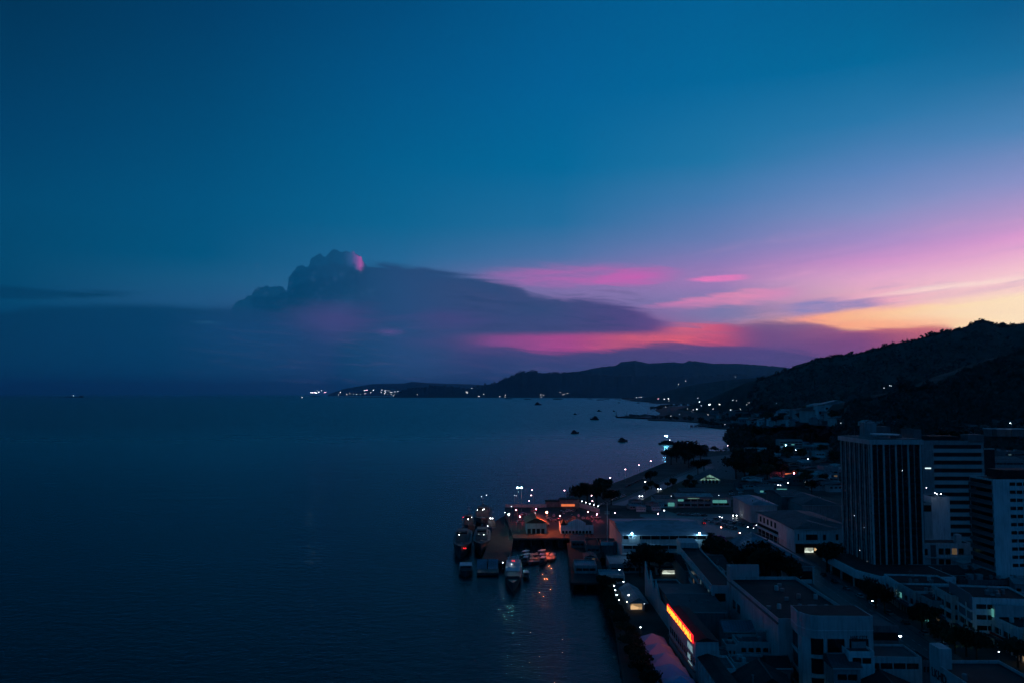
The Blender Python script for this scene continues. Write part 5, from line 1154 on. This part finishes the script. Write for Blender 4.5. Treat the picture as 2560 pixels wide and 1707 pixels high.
for x, y, wpx in [(1476,997,14),(1500,999.5,18),(1516,997.5,14),(1541,997,9),(1549,999,8),(1557,997.5,6),(1585,1001,12),(1596,1007,10),(1548,1006.5,10),(1391,998,18),(1396,997.5,20),(1270,996.5,22),(1318,998,16)]:
    p = P(x, y, 0); Lh = wpx / F * p.y
    vessel('distant low barge near the far shore', p.x, p.y, 1.57, Lh, Lh * .25, min(9, Lh * .06), 'trawler', name='barge', group='barges anchored near the far shore')
p = P(187, 993, 0); Lh = 46 / F * p.y
vessel('cargo ship with deck lights alone on the left horizon', p.x, p.y, 1.57, Lh, 40, 14, 'plain', name='cargo_ship', cat='ship', lights=[(0, 0, 34, 'lamp_far', 4), (0, 1, 34, 'lamp_far', 1)])
t = bpy.data.objects[[o.name for o in bpy.data.objects if o.name.startswith('cargo_ship')][0]]
MB().box(-18, 18, -Lh * .42, -Lh * .26, 14, 44).box(-10, 10, -Lh * .4, -Lh * .3, 44, 54).build('superstructure', 'dim_wall', t)
for yy, zz, r in [(Lh * .32, 50, 5), (Lh * .08, 48, 5), (-Lh * .34, 40, 11), (-Lh * .40, 40, 4)]: MB().ball((0, yy, zz), r, 1).build('deck_light', 'lamp_far', t)
for o in [c for c in t.children if c.name.startswith('deck_light')][:2]: bpy.data.objects.remove(o)
p = P(788, 991, 0)
t = thing('cruise_ferry', 'brightly lit ship at anchor off the far lights', 'ship', (p.x, p.y, 0), 1.57)
hullm(MB(), 330, 45, 16).build('hull', 'grey_wall', t); MB().box(-18, 18, -90, 110, 16, 34).build('superstructure', 'pale_wall', t)
# far jetty of stone
t = thing('stone_jetty', 'long low stone jetty reaching into the bay from the far shore', 'jetty', (0, 0, 0))
a, b2 = P(1541, 1043, 1), P(1640, 1047, 1); c, d = P(1541, 1040.5, 3), P(1640, 1036, 3)
MB().prism([(a.x, a.y), (b2.x, b2.y), (b2.x, d.y), (a.x + 40, c.y + 30)], -2, 4).build('deck', 'dark_concrete', t)
for i, x in enumerate((1541, 1567, 1592, 1619)): p = P(x, 1041, 4); MB().tube((p.x, p.y, 4), (p.x, p.y, 22), .9, .6, 6).box(p.x - 4, p.x + 4, p.y - 1, p.y + 1, 4, 9).build('post', 'metal', t)
for i in range(14): p = P(1575 + i * 4.5, 1040, 4); MB().box(p.x - 3, p.x + R.uniform(2, 7), p.y, p.y + 6, 4, R.uniform(8, 13)).build('shed', 'dim_wall', t)
t = thing('stilt_jetty', 'low stilt jetty with huts in front of the wooded shore', 'jetty', (0, 0, 0))
a, b2 = P(1727, 1067, 2), P(1800, 1064, 2)
MB().box(a.x, b2.x, a.y, a.y + 8, 2, 3).build('deck', 'dark_concrete', t)
for i in range(9): MB().box(a.x + i * (b2.x - a.x) / 9, a.x + i * (b2.x - a.x) / 9 + R.uniform(5, 9), a.y, a.y + 7, 3, R.uniform(6, 9)).build('hut', 'dim_wall', t)
mb = MB()
for i in range(20): x = a.x + i * (b2.x - a.x) / 20; mb.tube((x, a.y + 1, -2), (x, a.y + 1, 2), .4, .4, 5)
tag(mb.build('piles', 'dark_concrete', t), kind='stuff')
# ================================================================== LAMPS
lamp_px(1294,1218, 26, 'lamp_teal', 'left head of the tall pair of teal floodlight masts on the pier', base=PZ, r=.42)
lamp_px(1303.5,1218, 26, 'lamp_teal', 'right head of the tall pair of teal floodlight masts on the pier', base=PZ, r=.42)
lamp_px(1272,1284, 15, 'lamp_teal', 'brightest teal lamp halfway along the jetty', base=4, r=.42, arm=0)
lamp_px(1278.5,1265, 16, 'lamp_small', 'pale lamp on the tall white pole beside the jetty', base=4, r=.3)
lamp_px(1262,1280, 9, 'lamp_white', 'small white lamp left of the bright teal jetty lamp', base=4, r=.28)
lamp_px(1367,1279, 12.8, 'lamp_orange', 'orange lamp between the two pier houses', base=PZ, r=.42)
lamp_px(1338,1281, 11, 'lamp_small', 'small white lamp over the gabled pier house', base=PZ, r=.22)
for x, y, h, lab in [(1330,1224,17,'tallest pink lamp behind the gabled pier house'),(1328,1237,12,'middle pink lamp behind the gabled pier house'),(1323,1251,8,'lowest pink lamp behind the gabled pier house'),(1411,1225,17,'pink lamp above the flat roofed ferry terminal'),
 (1479,1238,17,'upper pink lamp on a curved pole before the round dark trees'),(1481,1251,12,'lower pink lamp before the round dark trees'),(1537,1281,8,'pink tinged lamp at the landward corner of the ferry pier')]:
    lamp_px(x, y, h, 'lamp_pink', lab, base=PZ, r=.4, arm=1.2)
for i, (x, y) in enumerate([(1286,1237),(1290,1238)]): lamp_px(x, y, 14, 'lamp_small', ['faint left lamp of the small pair below the teal masts', 'faint right lamp of the small pair below the teal masts'][i], base=PZ, r=.22)
for x, y, lab in [(1525.5,1193,'first lamp on the sea wall road, nearest the pier'),(1563,1172,'second lamp on the sea wall road'),(1597,1161.5,'third lamp on the sea wall road'),(1627,1151.5,'fourth lamp on the sea wall road, by the wooded point'),(1819,1112.5,'lone lamp before the narrow inlet')]:
    lamp_px(x, y, 12, 'lamp_pink', lab, r=.62)
for x, y, h, mm, r, lab in [
 (1660,1275,9,'lamp_white',.42,'white lamp in front of the market shed'),(1645,1283,9,'lamp_pink',.42,'pinkish lamp just left of the white lamp by the market shed'),
 (1803,1317,11,'lamp_red',.42,'reddish lamp on a curved pole beside the pyramid roof'),(1850,1331,9,'lamp_red',.42,'reddish lamp low against the pyramid roof'),
 (1678,1239,9,'lamp_small',.3,'tiny lamp above the left wing of the market shed'),(1797,1237,11,'lamp_small',.3,'tiny lamp above the right wing of the market shed'),
 (1799,1290,8,'lamp_white',.3,'small upper white lamp in the car park'),(1805,1292,8,'lamp_white',.36,'small lower white lamp in the car park'),
 (1869,1316,7,'lamp_white',.36,'white lamp behind the tip of the pyramid roof'),(1891,1311.5,7,'lamp_small',.4,'small lamp among the parked cars by the terrace'),(1884,1319,5,'lamp_small',.3,'faint teal lamp beside the terrace end'),
 (1775,1341,11,'lamp_bright',.2,'left small lamp over the pink flowering tree'),(1795,1347,11,'lamp_bright',.36,'right small lamp over the pink flowering tree'),
 (1613,1203,6,'lamp_warm',.6,'warm square lamp box on the park lawn'),
 (1965,1112,14,'lamp_flood',.5,'bright lamp on the four storey block beyond the black trees'),(1979.5,1124,9,'lamp_white',.6,'left lamp of the pair on the long warehouse'),(1989.5,1124,9,'lamp_white',.6,'right lamp of the pair on the long warehouse'),
 (1960,1158,10,'lamp_white',.6,'white lamp above the red lit shop'),(1960,1169,8,'lamp_sodium',.5,'glowing red lamp of the side street shop'),(1985,1182,8,'lamp_sodium',.5,'red lamp farther down the side street'),(1979,1191,7,'lamp_white',.6,'white lamp below the red side street lamp'),
 (1970,1206,7,'lamp_white',.45,'white lamp beside the pink poster'),(1945,1211.5,7,'lamp_white',.4,'left of two small white lamps behind the blue roofs'),(1951,1212,7,'lamp_white',.4,'right of two small white lamps behind the blue roofs'),
 (1856,1127,6,'lamp_small',.7,'dim lamp at the corner of the narrow inlet'),(1925,1146,6,'lamp_small',.7,'teal white lamp below the long warehouse roof'),(2020,1146,9,'lamp_white',.5,'white lamp between the warehouse and the glass tower'),
 (2012,1204.5,7,'lamp_small',.5,'small lamp near the stacked balconies'),(1837,1155,5,'lamp_small',.6,'dim pair of lamps by the park trees'),(1862,1155,5,'lamp_small',.5,'dim lone lamp by the park trees'),
 (2087,1263,10,'lamp_white',.3,'slanting white lamp at the left edge of the glass tower'),
 (2250.5,1589,8,'lamp_white',.55,'large bright street lamp on the main street nearest the camera'),(2181,1501,6,'lamp_white',.3,'white lamp under the first black street tree'),
 (2249,1481,5,'lamp_small',.25,'tiny lamp on the front of the arched shophouse'),(2326,1498,6,'lamp_small',.3,'small lamp on the grey shophouse wall'),(2430.5,1569,6,'lamp_small',.25,'small lamp above the green lit tree'),
 (2134,1522,0,'lamp_small',.1,'x'),(2497,1628,5,'lamp_small',.3,'tiny teal lamp at the edge of the black roof'),(2547,1377,7,'lamp_small',.35,'small lamp at the right edge below the white tower'),
 (1548.5,1423,6,'lamp_white',.3,'white lamp on the small quay building'),(1571.5,1486,4.2,'lamp_white',.3,'white lamp on the pavilion roof'),(1558.5,1453,5,'lamp_white',.28,'white lamp behind the pavilion'),(1601.5,1567,4,'lamp_white',.28,'white lamp between the seaside trees and the tents'),
 (1783.5,1454,9,'lamp_red',.22,'small red lamp at the pale connecting block'),(1817,1455,11,'lamp_small',.3,'small lamp on the stair tower of the blank walled building'),
 (1567,1503,3,'lamp_warm',.22,'warm lamp at the left foot of the pavilion'),(1611,1508,3,'lamp_small',.2,'faint lamp right of the pavilion')]:
    if lab != 'x': lamp_px(x, y, h, mm, lab, r=r)
for i, (x, y) in enumerate([(1533,1453),(1535.7,1463.5),(1538.3,1474),(1541.5,1486),(1547.3,1498.5)]):
    lamp_px(x, y, 3.4, 'lamp_white', ['farthest lamp of the row on the sea wall', 'second lamp of the row on the sea wall', 'middle lamp of the row on the sea wall', 'fourth lamp of the row on the sea wall', 'nearest lamp of the row on the sea wall'][i], r=.27, group='row of lamps on the sea wall')
# red wash on the terraced building and the pier
for p, s, lab in [(P(1742, 1440, 6), .5, 'hidden'),]:
    t = thing('hidden_red_lamp', 'unseen red lamp put below the wall of the terraced building for its red wash', 'neon light', (73.0, 325, GZ), 0)  # unseen red lamp, put behind the hall to redden the terraced wall
    MB().box(0, .3, -4, 4, 6.2, 6.5).build('tube', 'lamp_sodium', t); MB().box(.3, .5, -4.2, 4.2, 5.8, 6.9).build('bracket', 'metal', t); MB().tube((.4, 0, 0), (.4, 0, 5.8), .08, .08, 5).build('post', 'metal', t)
for x, y, lab in [(1300, 1290, 'red floodlight low on the left of the ferry pier'), (1462, 1300, 'red floodlight behind the white pier house'), (1400, 1288, 'red floodlight in the middle of the ferry pier'), (1340, 1272, 'added red light near the far boundary wall of the pier'), (1290, 1274, 'added red light at the left end of the far boundary wall'), (1492, 1285, 'added red light at the foot of the lamp topped wall'), (1470, 1278, 'added red light halfway along the lamp topped wall')]:
    lamp_px(x, y, 4, 'lamp_sodium', lab, base=PZ, r=.3)  # the ones beside the pier walls are added to deepen the red there
# floodlights on the blank white block
for i, (x, y) in enumerate([(2293,1217),(2306.5,1219),(2316,1218),(2296,1234),(2337,1231),(2342,1233.5),(2352.5,1234)]):
    p = D(x, y, 436); lamp_at(p, 'lamp_white', 'white floodlight on the roofs right of the glass tower', pole=True, base=p.z - 2.5, r=.22 if i < 6 else .34, group='floodlights on the roofs right of the glass tower')
# town lights in the distance
def far_lamp(px, py, m='lamp_far', s=1.0, h=None, grp='lights of the bay side district', lab='tiny white lamp in the dark bay side district', z=None):
    p = SURF(px, py) if py > 985 or px > 1300 else D(px, py, 19000)
    d = (p - Vector((0, 0, H))); p = Vector((0, 0, H)) + d * (1 - 6.0 / max(600, d.length))
    r = max(.42, .85 * s * p.y / F)
    return lamp_at(Vector((p.x, p.y, max(p.z, GZ + 2))), m, lab, r=r, group=grp, base=p.z - 4, name='distant_lamp', cat='lamp', pole=p.y < 6000)
for x, y, s in [(1310,400,1.2),(1355,402,1.2),(1385,400,1.8),(1613,423,1.7),(1601,395,.8),(1685,443,2.2),(1691,441,1.8),(1760,440,1.6),(1368,460,1.5),(1593,476,1.6),(1976,430,1.0),(2079,448,1.3),(2120,448,1.3),(1467,518,1.1),(1376,530,.9),(1404,533,1.4),(1790,518,1.3),(1806,506,1.2),(1825,494,.9),(1843,481,1.1),(1840,520,1.2),(1768,543,1.1),(1858,410,.9),(2124,398,.8),(2243,500,.8),(2049,545,1.1),(1150,390,.9),(1172,392,.7),(1185,391,.9),(1626,450,.6),(1526,472,.6),(1568,480,.7),(1555,497,.6),(1713,474,.7),(1676,520,.6),(1740,526,1.0),(1760,527,.9),(1960,443,.6),(1883,413,.6)]:
    far_lamp(1200 + x / 2.94, 860 + y / 2.94, s=s, m='lamp_far_pink' if (x, y) == (1310, 400) else 'lamp_far')
for x, y, s in [(2056,1011,1.0),(2064,1012,1.2),(2119,1030,1.0),(2129,1028,1.0),(2122,1030,.8),(2099,1045,1.2),(2102,1057,.7),(2114,1053,.9),(2147,1063,.9),(1812,1062,1.0),(1816,1085,1.2),(1865,1086,.8),(2048,1081,1.0),(2059,1081,1.0),(1897,1046,1.3),(1921,1047,.7),(1819,1098,.0)]:
    if s: far_lamp(x, y, s=s, lab='tiny lamp at the foot of the near hill' if x > 2090 else 'tiny white lamp in the dark bay side district', grp='lights at the foot of the near hill' if x > 2090 else 'lights of the bay side district')
for x, y in [(145,383),(187,372),(185,385),(447,370),(467,374),(590,353),(617,367),(608,371),(643,360),(1512,270),(1460,293),(28,368),(450,388)]:
    far_lamp(1200 + x / 2.94, 860 + y / 2.94, s=.75, lab='faint lamp on the dark headland', grp='lamps on the headland')
far_lamp(1838, 941.5, s=.9, lab='lone lamp high on the dark headland ridge', grp=None)
for x, y, s in [(72,246,1),(175,190,1.5),(192,192,1.6),(215,190,1.9),(228,190,1.9),(240,196,1.6),(268,184,1.6),(300,168,.9),(250,170,.6),(335,188,1.1),(350,188,1.1),(522,188,1.3),(498,218,1.1),(598,208,.9),(632,204,.9),(676,210,.6),(712,210,1),(756,210,.6),(802,166,1.1),(822,162,1.3),(836,161,1.3),(910,162,1.3),(810,202,1),(822,201,.6),(880,192,.8),(1010,160,1.1),(1045,170,1),(1057,168,.8),(1088,168,.8),(1002,188,.8),(1053,188,1),(1108,188,.9),(1127,185,1.1),(1163,183,1),(1197,175,1),(1040,204,1.2),(1077,214,.9),(1118,213,.9),(1160,214,.9),(1145,228,.9),(1430,213,.5),(1820,228,.4),(2065,138,.8),(2000,184,.6),(2012,182,.9),(2014,194,.9),(2153,235,1.1),(2143,236,.7),(2208,210,.6)]:
    px, py = 740 + x / 4.704, 940 + y / 4.704
    far_lamp(px, py, s=s * .95, m='lamp_far_pink' if x in (335, 350, 822, 836, 215) else 'lamp_far', lab='distant lamp of the settlement on the horizon' if x < 1300 else 'faint lamp on the dark headland', grp='lights of the settlement on the horizon' if x < 1300 else 'lamps on the headland')
for x, y in [(2210,969),(2224,963),(2228,964)]: p = D(x, y, 1700); lamp_at(p, 'lamp_small', 'faint lamp on the wooded hillside', pole=False, r=.7, group='lamps on the wooded hillside', name='distant_lamp', cat='lamp')
p = D(2526, 1057, 900); lamp_at(p, 'lamp_white', 'bright lamp beside the hillside road at the right edge', pole=False, r=.6)
# pale hillside roof strips
for i, (x0, x1, y) in enumerate([(2469,2480,1069.5),(2492,2514,1070),(2516,2527,1070.5),(2529,2560,1070)]):
    a = D(x0, y, 905); b2 = D(x1, y, 905)
    t = thing('hill_house', ['small pale hut end at the left of the hillside row', 'long pale roofed hut in the hillside row', 'short hut in the hillside row', 'largest pale roofed hut at the right edge of the hillside row'][i], 'house', (a.x, a.y, a.z - 9), 0, 'pale roofed huts along the hillside')
    MB().box(0, b2.x - a.x, 0, 8, 0, 8).build('wall', 'dim_wall', t); MB().box(-.5, b2.x - a.x + .5, -.8, 9, 8, 8.8).build('roof', 'white_wall', t)
a, b2 = D(2455, 1122, 640), D(2487, 1122, 640)
t = thing('walkway', 'thin pale lit ledge right of the banded office block', 'walkway', (a.x, a.y, a.z), 0); MB().box(0, b2.x - a.x, 0, 2, 0, .5).build('deck', 'white_wall', t); MB().box(1, b2.x - a.x, .5, 3, -26, 0).build('wall', 'roof_dark', t)
# ================================================================== TREES
for i, (x, y, r, v, lab) in enumerate([
 (1448,1262,9,1,'leftmost tree of the round dark clump behind the ferry pier'),(1468,1258,9.5,3,'second tree of the dark clump behind the ferry pier'),(1492,1262,10,1,'third tree of the dark clump behind the ferry pier'),(1508,1248,10,3,'tree at the back of the dark clump behind the ferry pier'),(1528,1262,7,1,'small tree right of the dark clump behind the ferry pier'),
 (1678,1160,12,1,'left tree on the wooded point in the bay'),(1692,1155,13,3,'second tree on the wooded point in the bay'),(1712,1158,17,1,'tallest tree on the wooded point in the bay'),(1734,1158,14,3,'fourth tree on the wooded point in the bay'),(1752,1154,12,1,'right tree on the wooded point in the bay'),(1722,1168,12,3,'front tree on the wooded point in the bay'),
 (1626,1206,7,1,'round tree on the park lawn'),(1745,1185,9,3,'dark tree left of the lit gabled hall'),(1760,1176,8,1,'dark tree behind the lit gabled hall'),
 (1840,1196,13,1,'left tree of the large black clump in town'),(1862,1190,15,3,'tall tree in the large black clump in town'),(1888,1196,15,1,'middle tree of the large black clump in town'),(1912,1190,14,3,'fourth tree of the large black clump in town'),(1936,1196,13,1,'right tree of the large black clump in town'),(1875,1172,14,3,'back tree of the large black clump in town'),(1915,1168,13,1,'rear right tree of the large black clump in town'),(1850,1168,12,1,'rear left tree of the large black clump in town'),
 (1806,1440,8,3,'black tree before the blue roofed block'),(1785,1418,9,1,'big black tree below the pink blossom'),(1768,1400,8,3,'black tree left of the pink blossom'),(1820,1412,7,1,'black tree beside the pyramid roof corner'),
 (1860,1432,6,1,'first black tree behind the blank walled building'),(1890,1440,8,3,'second black tree behind the blank walled building'),(1915,1452,9,1,'third black tree behind the blank walled building'),(1945,1462,9,3,'fourth black tree behind the blank walled building'),(1900,1420,8,1,'black tree beside the columned porch'),(1880,1408,6,3,'small black tree near the columned porch'),(1975,1470,8,1,'black tree on the corner of the main street'),
 (2068,1430,8,3,'dark tree at the left foot of the glass tower'),(2082,1412,7,1,'dark tree behind the canopy band of the glass tower'),
 (2190,1520,6,1,'first black street tree below the glass tower'),(2212,1532,6,3,'second black street tree below the glass tower'),(2168,1498,4.8,3,'small street tree under the canopy band'),
 (2306,1580,6,1,'round black street tree in front of the grey shophouse'),(2356,1622,5.5,3,'dark tree left of the green lit tree'),(2416,1640,5.5,0,'street tree with leaves lit bright green from below'),(2388,1634,5,2,'tree beside the green lit tree'),(2442,1648,5,3,'dark tree right of the green lit tree'),(2545,1668,5.5,1,'small black tree by the warm lit front'),
 (1623,1432,8,3,'black tree between the pointed gables and the ferry hall'),(1600,1440,7,1,'black tree behind the pavilion'),(1650,1438,7,3,'black tree by the lit market stalls'),
 (2300,1110,12,1,'dark tree rising behind the glass tower roof'),(2345,1120,12,3,'dark tree behind the banded office block'),(2372,1108,13,1,'large dark tree behind the banded office block'),(2410,1112,12,3,'rightmost dark tree behind the banded office block')]):
    p = P(x, y)
    if x >= 2300 and y < 1130: p = D(x, y + 20, 560); tree(p.x, p.y, r, lab, v=v, base=p.z - 8); continue
    tree(p.x, p.y, r, lab, v=v)
tree(P(1790, 1395).x, P(1790, 1395).y, 7, 'tree covered in pink blossom at the head of the side street', v=4, name='flowering_tree')
# seaside row
for i in range(17):
    y = 372 - i * 8.6; x = 42.0 - (372 - y) * .012 + R.uniform(-1.2, 1.2)
    if 328 < y < 352 : x -= 1.5
    tree(x, y, R.uniform(3.2, 4.6), 'dark tree in the row along the sea wall', group='dark trees along the sea wall', v=R.choice([1, 3]), hs=.8)
# scattered town trees
def scatter(n, poly, f, mind=0):
    xs = [p[0] for p in poly]; ys = [p[1] for p in poly]; k = 0; tries = 0; done = []
    while k < n and tries < n * 60:
        tries += 1; x, y = R.uniform(min(xs), max(xs)), R.uniform(min(ys), max(ys)); c = False
        for i in range(len(poly)):
            (a, b), (c2, d) = poly[i], poly[i - 1]
            if (b > y) != (d > y) and x < (c2 - a) * (y - b) / (d - b) + a: c = not c
        if c and all(abs(x - q_[0]) > mind or abs(y - q_[1]) > mind * .35 for q_ in done): f(x, y, k); done.append((x, y)); k += 1
district = [(1760,1034),(1900,1030),(2060,1030),(2095,1060),(2060,1086),(1920,1092),(1880,1100),(1930,1070),(1790,1052)]
near_d = [(1850,1132),(2095,1100),(2095,1240),(2010,1236),(1960,1205),(1850,1205)]
def tgrp(x, y, k): p = P(x, y); tree(p.x, p.y, R.uniform(6, 11), 'dark tree among the low roofs of the town', group='dark trees among the low roofs of the town')
scatter(24, near_d, tgrp, 8)
scatter(34, district, lambda x, y, k: tree(SURF(x, y).x, SURF(x, y).y, R.uniform(9, 16), 'dark tree in the distant bay side district', group='dark trees in the distant bay side district', base=SURF(x, y).z - 1), 8)
scatter(12, [(1560,1240),(1650,1205),(1740,1200),(1740,1228),(1640,1232)], lambda x, y, k: tree(P(x, y).x, P(x, y).y, R.uniform(3, 5.5), 'small dark tree in the waterfront park', group='small trees in the waterfront park'), 8)
# low houses
HM = []
for i, (wl, rf) in enumerate([('grey_wall','roof_mid'),('pale_wall','roof_dark'),('dim_wall','roof_rust'),('grey_wall','roof_blue'),('pale_wall','roof_mid'),('white_wall','roof_pale'),('grey_wall','roof_pale')]):
    w, l, h = R.uniform(10, 18), R.uniform(9, 14), R.uniform(4, 9)
    mb = MB().box(0, w, 0, l, -1, h); mb.gable(0, w, 0, l, h + .02, h + R.uniform(1.5, 3), R.choice('xy'), .6, 1)
    k = max(2, int(w / 3))
    for j in range(k): mb.box(.6 + j * (w - 1) / k, .6 + (j + .6) * (w - 1) / k, -.06, .1, h * .5, h * .5 + 1.4, 2)
    HM.append(mb.mesh('low_house', [wl, rf, 'glass_dark']))
def house(x, y, label, grp, s=1.0, z=GZ):
    o = bpy.data.objects.new('low_house', R.choice(HM)); COL.objects.link(o); o.location = (x, y, z); o.rotation_euler = (0, 0, R.uniform(-.3, .3)); o.scale = (s, s, s)
    tag(o, label, 'house', grp)
scatter(95, district, lambda x, y, k: house(SURF(x, y).x, SURF(x, y).y, 'small house in the distant bay side district', 'houses of the distant bay side district', R.uniform(1, 2.4), SURF(x, y).z - .5), 4)
scatter(14, [(1790,1052),(1930,1040),(2060,1040),(2060,1084),(1930,1074)], lambda x, y, k: house(SURF(x, y).x, SURF(x, y).y, 'large warehouse roof in the distant bay side district', 'warehouses of the bay side district', R.uniform(3, 4.5), SURF(x, y).z - .5), 10)
scatter(20, [(2100,1075),(2180,1040),(2300,1050),(2460,1060),(2560,1060),(2560,1110),(2470,1110),(2300,1085)], lambda x, y, k: house(SURF(x, y).x, SURF(x, y).y, 'hillside house among trees above the tower blocks', 'houses on the near hillside', R.uniform(.8, 1.3), SURF(x, y).z), 10)
for _ in range(26):
    x, y = R.uniform(1640, 2110), R.gauss(1030, 16)
    if y > 996 and y < 1090 and not (x < 1860 and y > 1058): far_lamp(x, y, s=R.choice([.4, .5, .6, .8]))
scatter(85, near_d, lambda x, y, k: house(P(x, y).x, P(x, y).y, 'low roofed house in the old quarter left of the glass tower', 'houses of the old quarter', R.uniform(.7, 1.4)), 6)
scatter(20, [(2100,1262),(2290,1250),(2290,1100),(2560,1120),(2580,1250),(2500,1330),(2300,1330),(2290,1420),(2250,1420)], lambda x, y, k: house(P(x, y).x, P(x, y).y, 'dark roofed house behind the towers on the right', 'houses behind the towers', R.uniform(.8, 1.4)), 8)
scatter(14, [(2300,1440),(2560,1450),(2600,1540),(2480,1530),(2400,1475)], lambda x, y, k: house(P(x, y).x + 12, P(x, y).y, 'unlit low roof in the block behind the shophouses', 'unlit roofs behind the shophouses', R.uniform(.6, 1.0)), 14)
scatter(26, [(1836,1206),(1960,1206),(1960,1222),(1900,1238),(1836,1226)], lambda x, y, k: house(P(x, y).x, P(x, y).y, 'low shed roof between the black trees and the blue roofs', 'sheds beside the blue roofs', R.uniform(.5, .9)), 6)
scatter(12, [(1560,1262),(1640,1262),(1640,1276),(1570,1280)], lambda x, y, k: house(P(x, y).x, P(x, y).y, 'small kiosk roof behind the ferry hall', 'kiosks behind the ferry hall', R.uniform(.35, .6)), 7)
# ================================================================== CARS
def row(n, a, b2, cols, lab, grp, rz, jit=.3):
    a, b2 = P(*a), P(*b2)
    for i in range(n):
        if R.random() < .12: continue
        p = a.lerp(b2, i / max(1, n - 1)); c = R.choice(cols)
        car(p.x + R.uniform(-jit, jit), p.y + R.uniform(-jit, jit), rz + R.uniform(-.04, .04) + (math.pi if R.random() < .5 else 0), c, c.replace('dark', 'black') + ' ' + lab, grp, base=GZ + .05)
cc4 = ['white', 'silver', 'dark', 'silver', 'white']
row(9, (1826,1228), (1842,1262), cc4, 'car in the line parked beside the market shed', 'cars parked beside the market shed', 0)
row(7, (1848,1262), (1858,1276), cc4, 'car in the short line at the terrace end', 'cars parked at the terrace end', 0)
row(7, (1852,1232), (1862,1258), cc4, 'car parked along the lane behind the market shed', 'cars parked along the lane', 0)
row(10, (1764,1300), (1836,1322), cc4, 'car in the near rows of the car park', 'cars in the near rows of the car park', .4)
row(10, (1790,1298), (1880,1318), cc4, 'car in the far rows of the car park', 'cars in the far rows of the car park', .4)
row(6, (1700,1286), (1760,1288), cc4, 'car parked on the road behind the ferry hall', 'cars behind the ferry hall', 0)
row(8, (1765,1152), (1818,1156), cc4, 'car in the pale car park near the inlet, upper row', 'cars in the upper row near the inlet', 1.2)
row(7, (1750,1170), (1815,1178), cc4, 'car in the pale car park near the inlet, lower row', 'cars in the lower row near the inlet', 1.2)
row(14, (1520,1238), (1625,1190), ['white', 'red', 'dark', 'silver', 'red'], 'car in the evening line on the sea wall road', 'cars on the sea wall road', 1.1)
row(10, (1500,1262), (1560,1240), cc4, 'car parked behind the pier trees', 'cars behind the pier trees', 1.2)
for i in range(34):
    x, y = R.uniform(2, 60), R.uniform(520, 590)
    if 6 < x < 24 and y < 520: continue
    car(x, y, R.choice([0, 1.57]), R.choice(cc4), 'car parked on the red lit ferry pier', 'cars parked on the ferry pier', base=PZ)
for i in range(9): car(151 + R.uniform(-.2, .2), 285 + i * 13.5, 1.57, R.choice(cc4), 'car parked along the right kerb of the main street', 'cars parked along the main street', base=GZ + .05)
for i, (x, y, rz, c, l_, lab) in enumerate([(1646,1224,-1.57,'white','head','car with headlights on driving toward the camera through the park'),(1600,1242,-1.57,'silver','head','car with headlights on the wet park road nearest the pier'),(1833,1290,-1.57,'dark','head','car with headlights on entering the car park'),(1759,1308,1.57,'red','tail','car with red tail lights leaving the car park')]):
    p = P(x, y); car(p.x, p.y, rz, c, lab, base=GZ + .05, lights=l_)
for ob in [o for o in bpy.data.objects if o.name.startswith('headlight')]: ob.scale = (2, 2, 2)
p = P(2405, 1618); lamp_at(Vector((p.x, p.y, GZ + 2.2)), 'lamp_green', 'low garden spotlight lighting the street tree green', r=.16, name='garden_light', cat='lamp')
# small waterfront clutter: rail posts, planters
t = thing('sea_wall_railing', 'dark railing along the sea wall road above the water', 'railing', (0, 0, 0))
mb = MB(); 
for a, b2 in zip(esp, esp[1:]):
    n = int((b2 - a).length / 3)
    for i in range(n):
        p = a.lerp(b2, i / n); mb.tube((p.x + 1, p.y, GZ), (p.x + 1, p.y, GZ + 1.2), .08, .08, 4)
    mb.tube((a.x + 1, a.y, GZ + 1.15), (b2.x + 1, b2.y, GZ + 1.15), .06, .06, 4)
mb.build('rail', 'metal', t)
# ================================================================== HAZE
hz = bpy.data.materials.new('haze'); hz.use_nodes = True; ht = hz.node_tree; ht.nodes.clear()
v = ht.nodes.new('ShaderNodeVolumePrincipled'); oo = ht.nodes.new('ShaderNodeOutputMaterial'); ht.links.new(v.outputs[0], oo.inputs['Volume'])
v.inputs['Color'].default_value = (0.16, 0.62, 1.0, 1); v.inputs['Density'].default_value = 0.000015; v.inputs['Anisotropy'].default_value = 0.6
MATS['haze'] = hz
tag(MB().box(-95000, 95000, -4500, 95000, -6, 1180).build('haze', 'haze'), kind='stuff')
S.cycles.use_denoising = True
S.cycles.sample_clamp_indirect = 6
S.cycles.max_bounces = 4; S.cycles.diffuse_bounces = 2; S.cycles.glossy_bounces = 2
S.cycles.volume_bounces = 0; S.cycles.transparent_max_bounces = 6
S.cycles.caustics_reflective = False; S.cycles.caustics_refractive = False
S.cycles.use_adaptive_sampling = True
S.cycles.adaptive_threshold = 0.02
S.cycles.adaptive_min_samples = 12
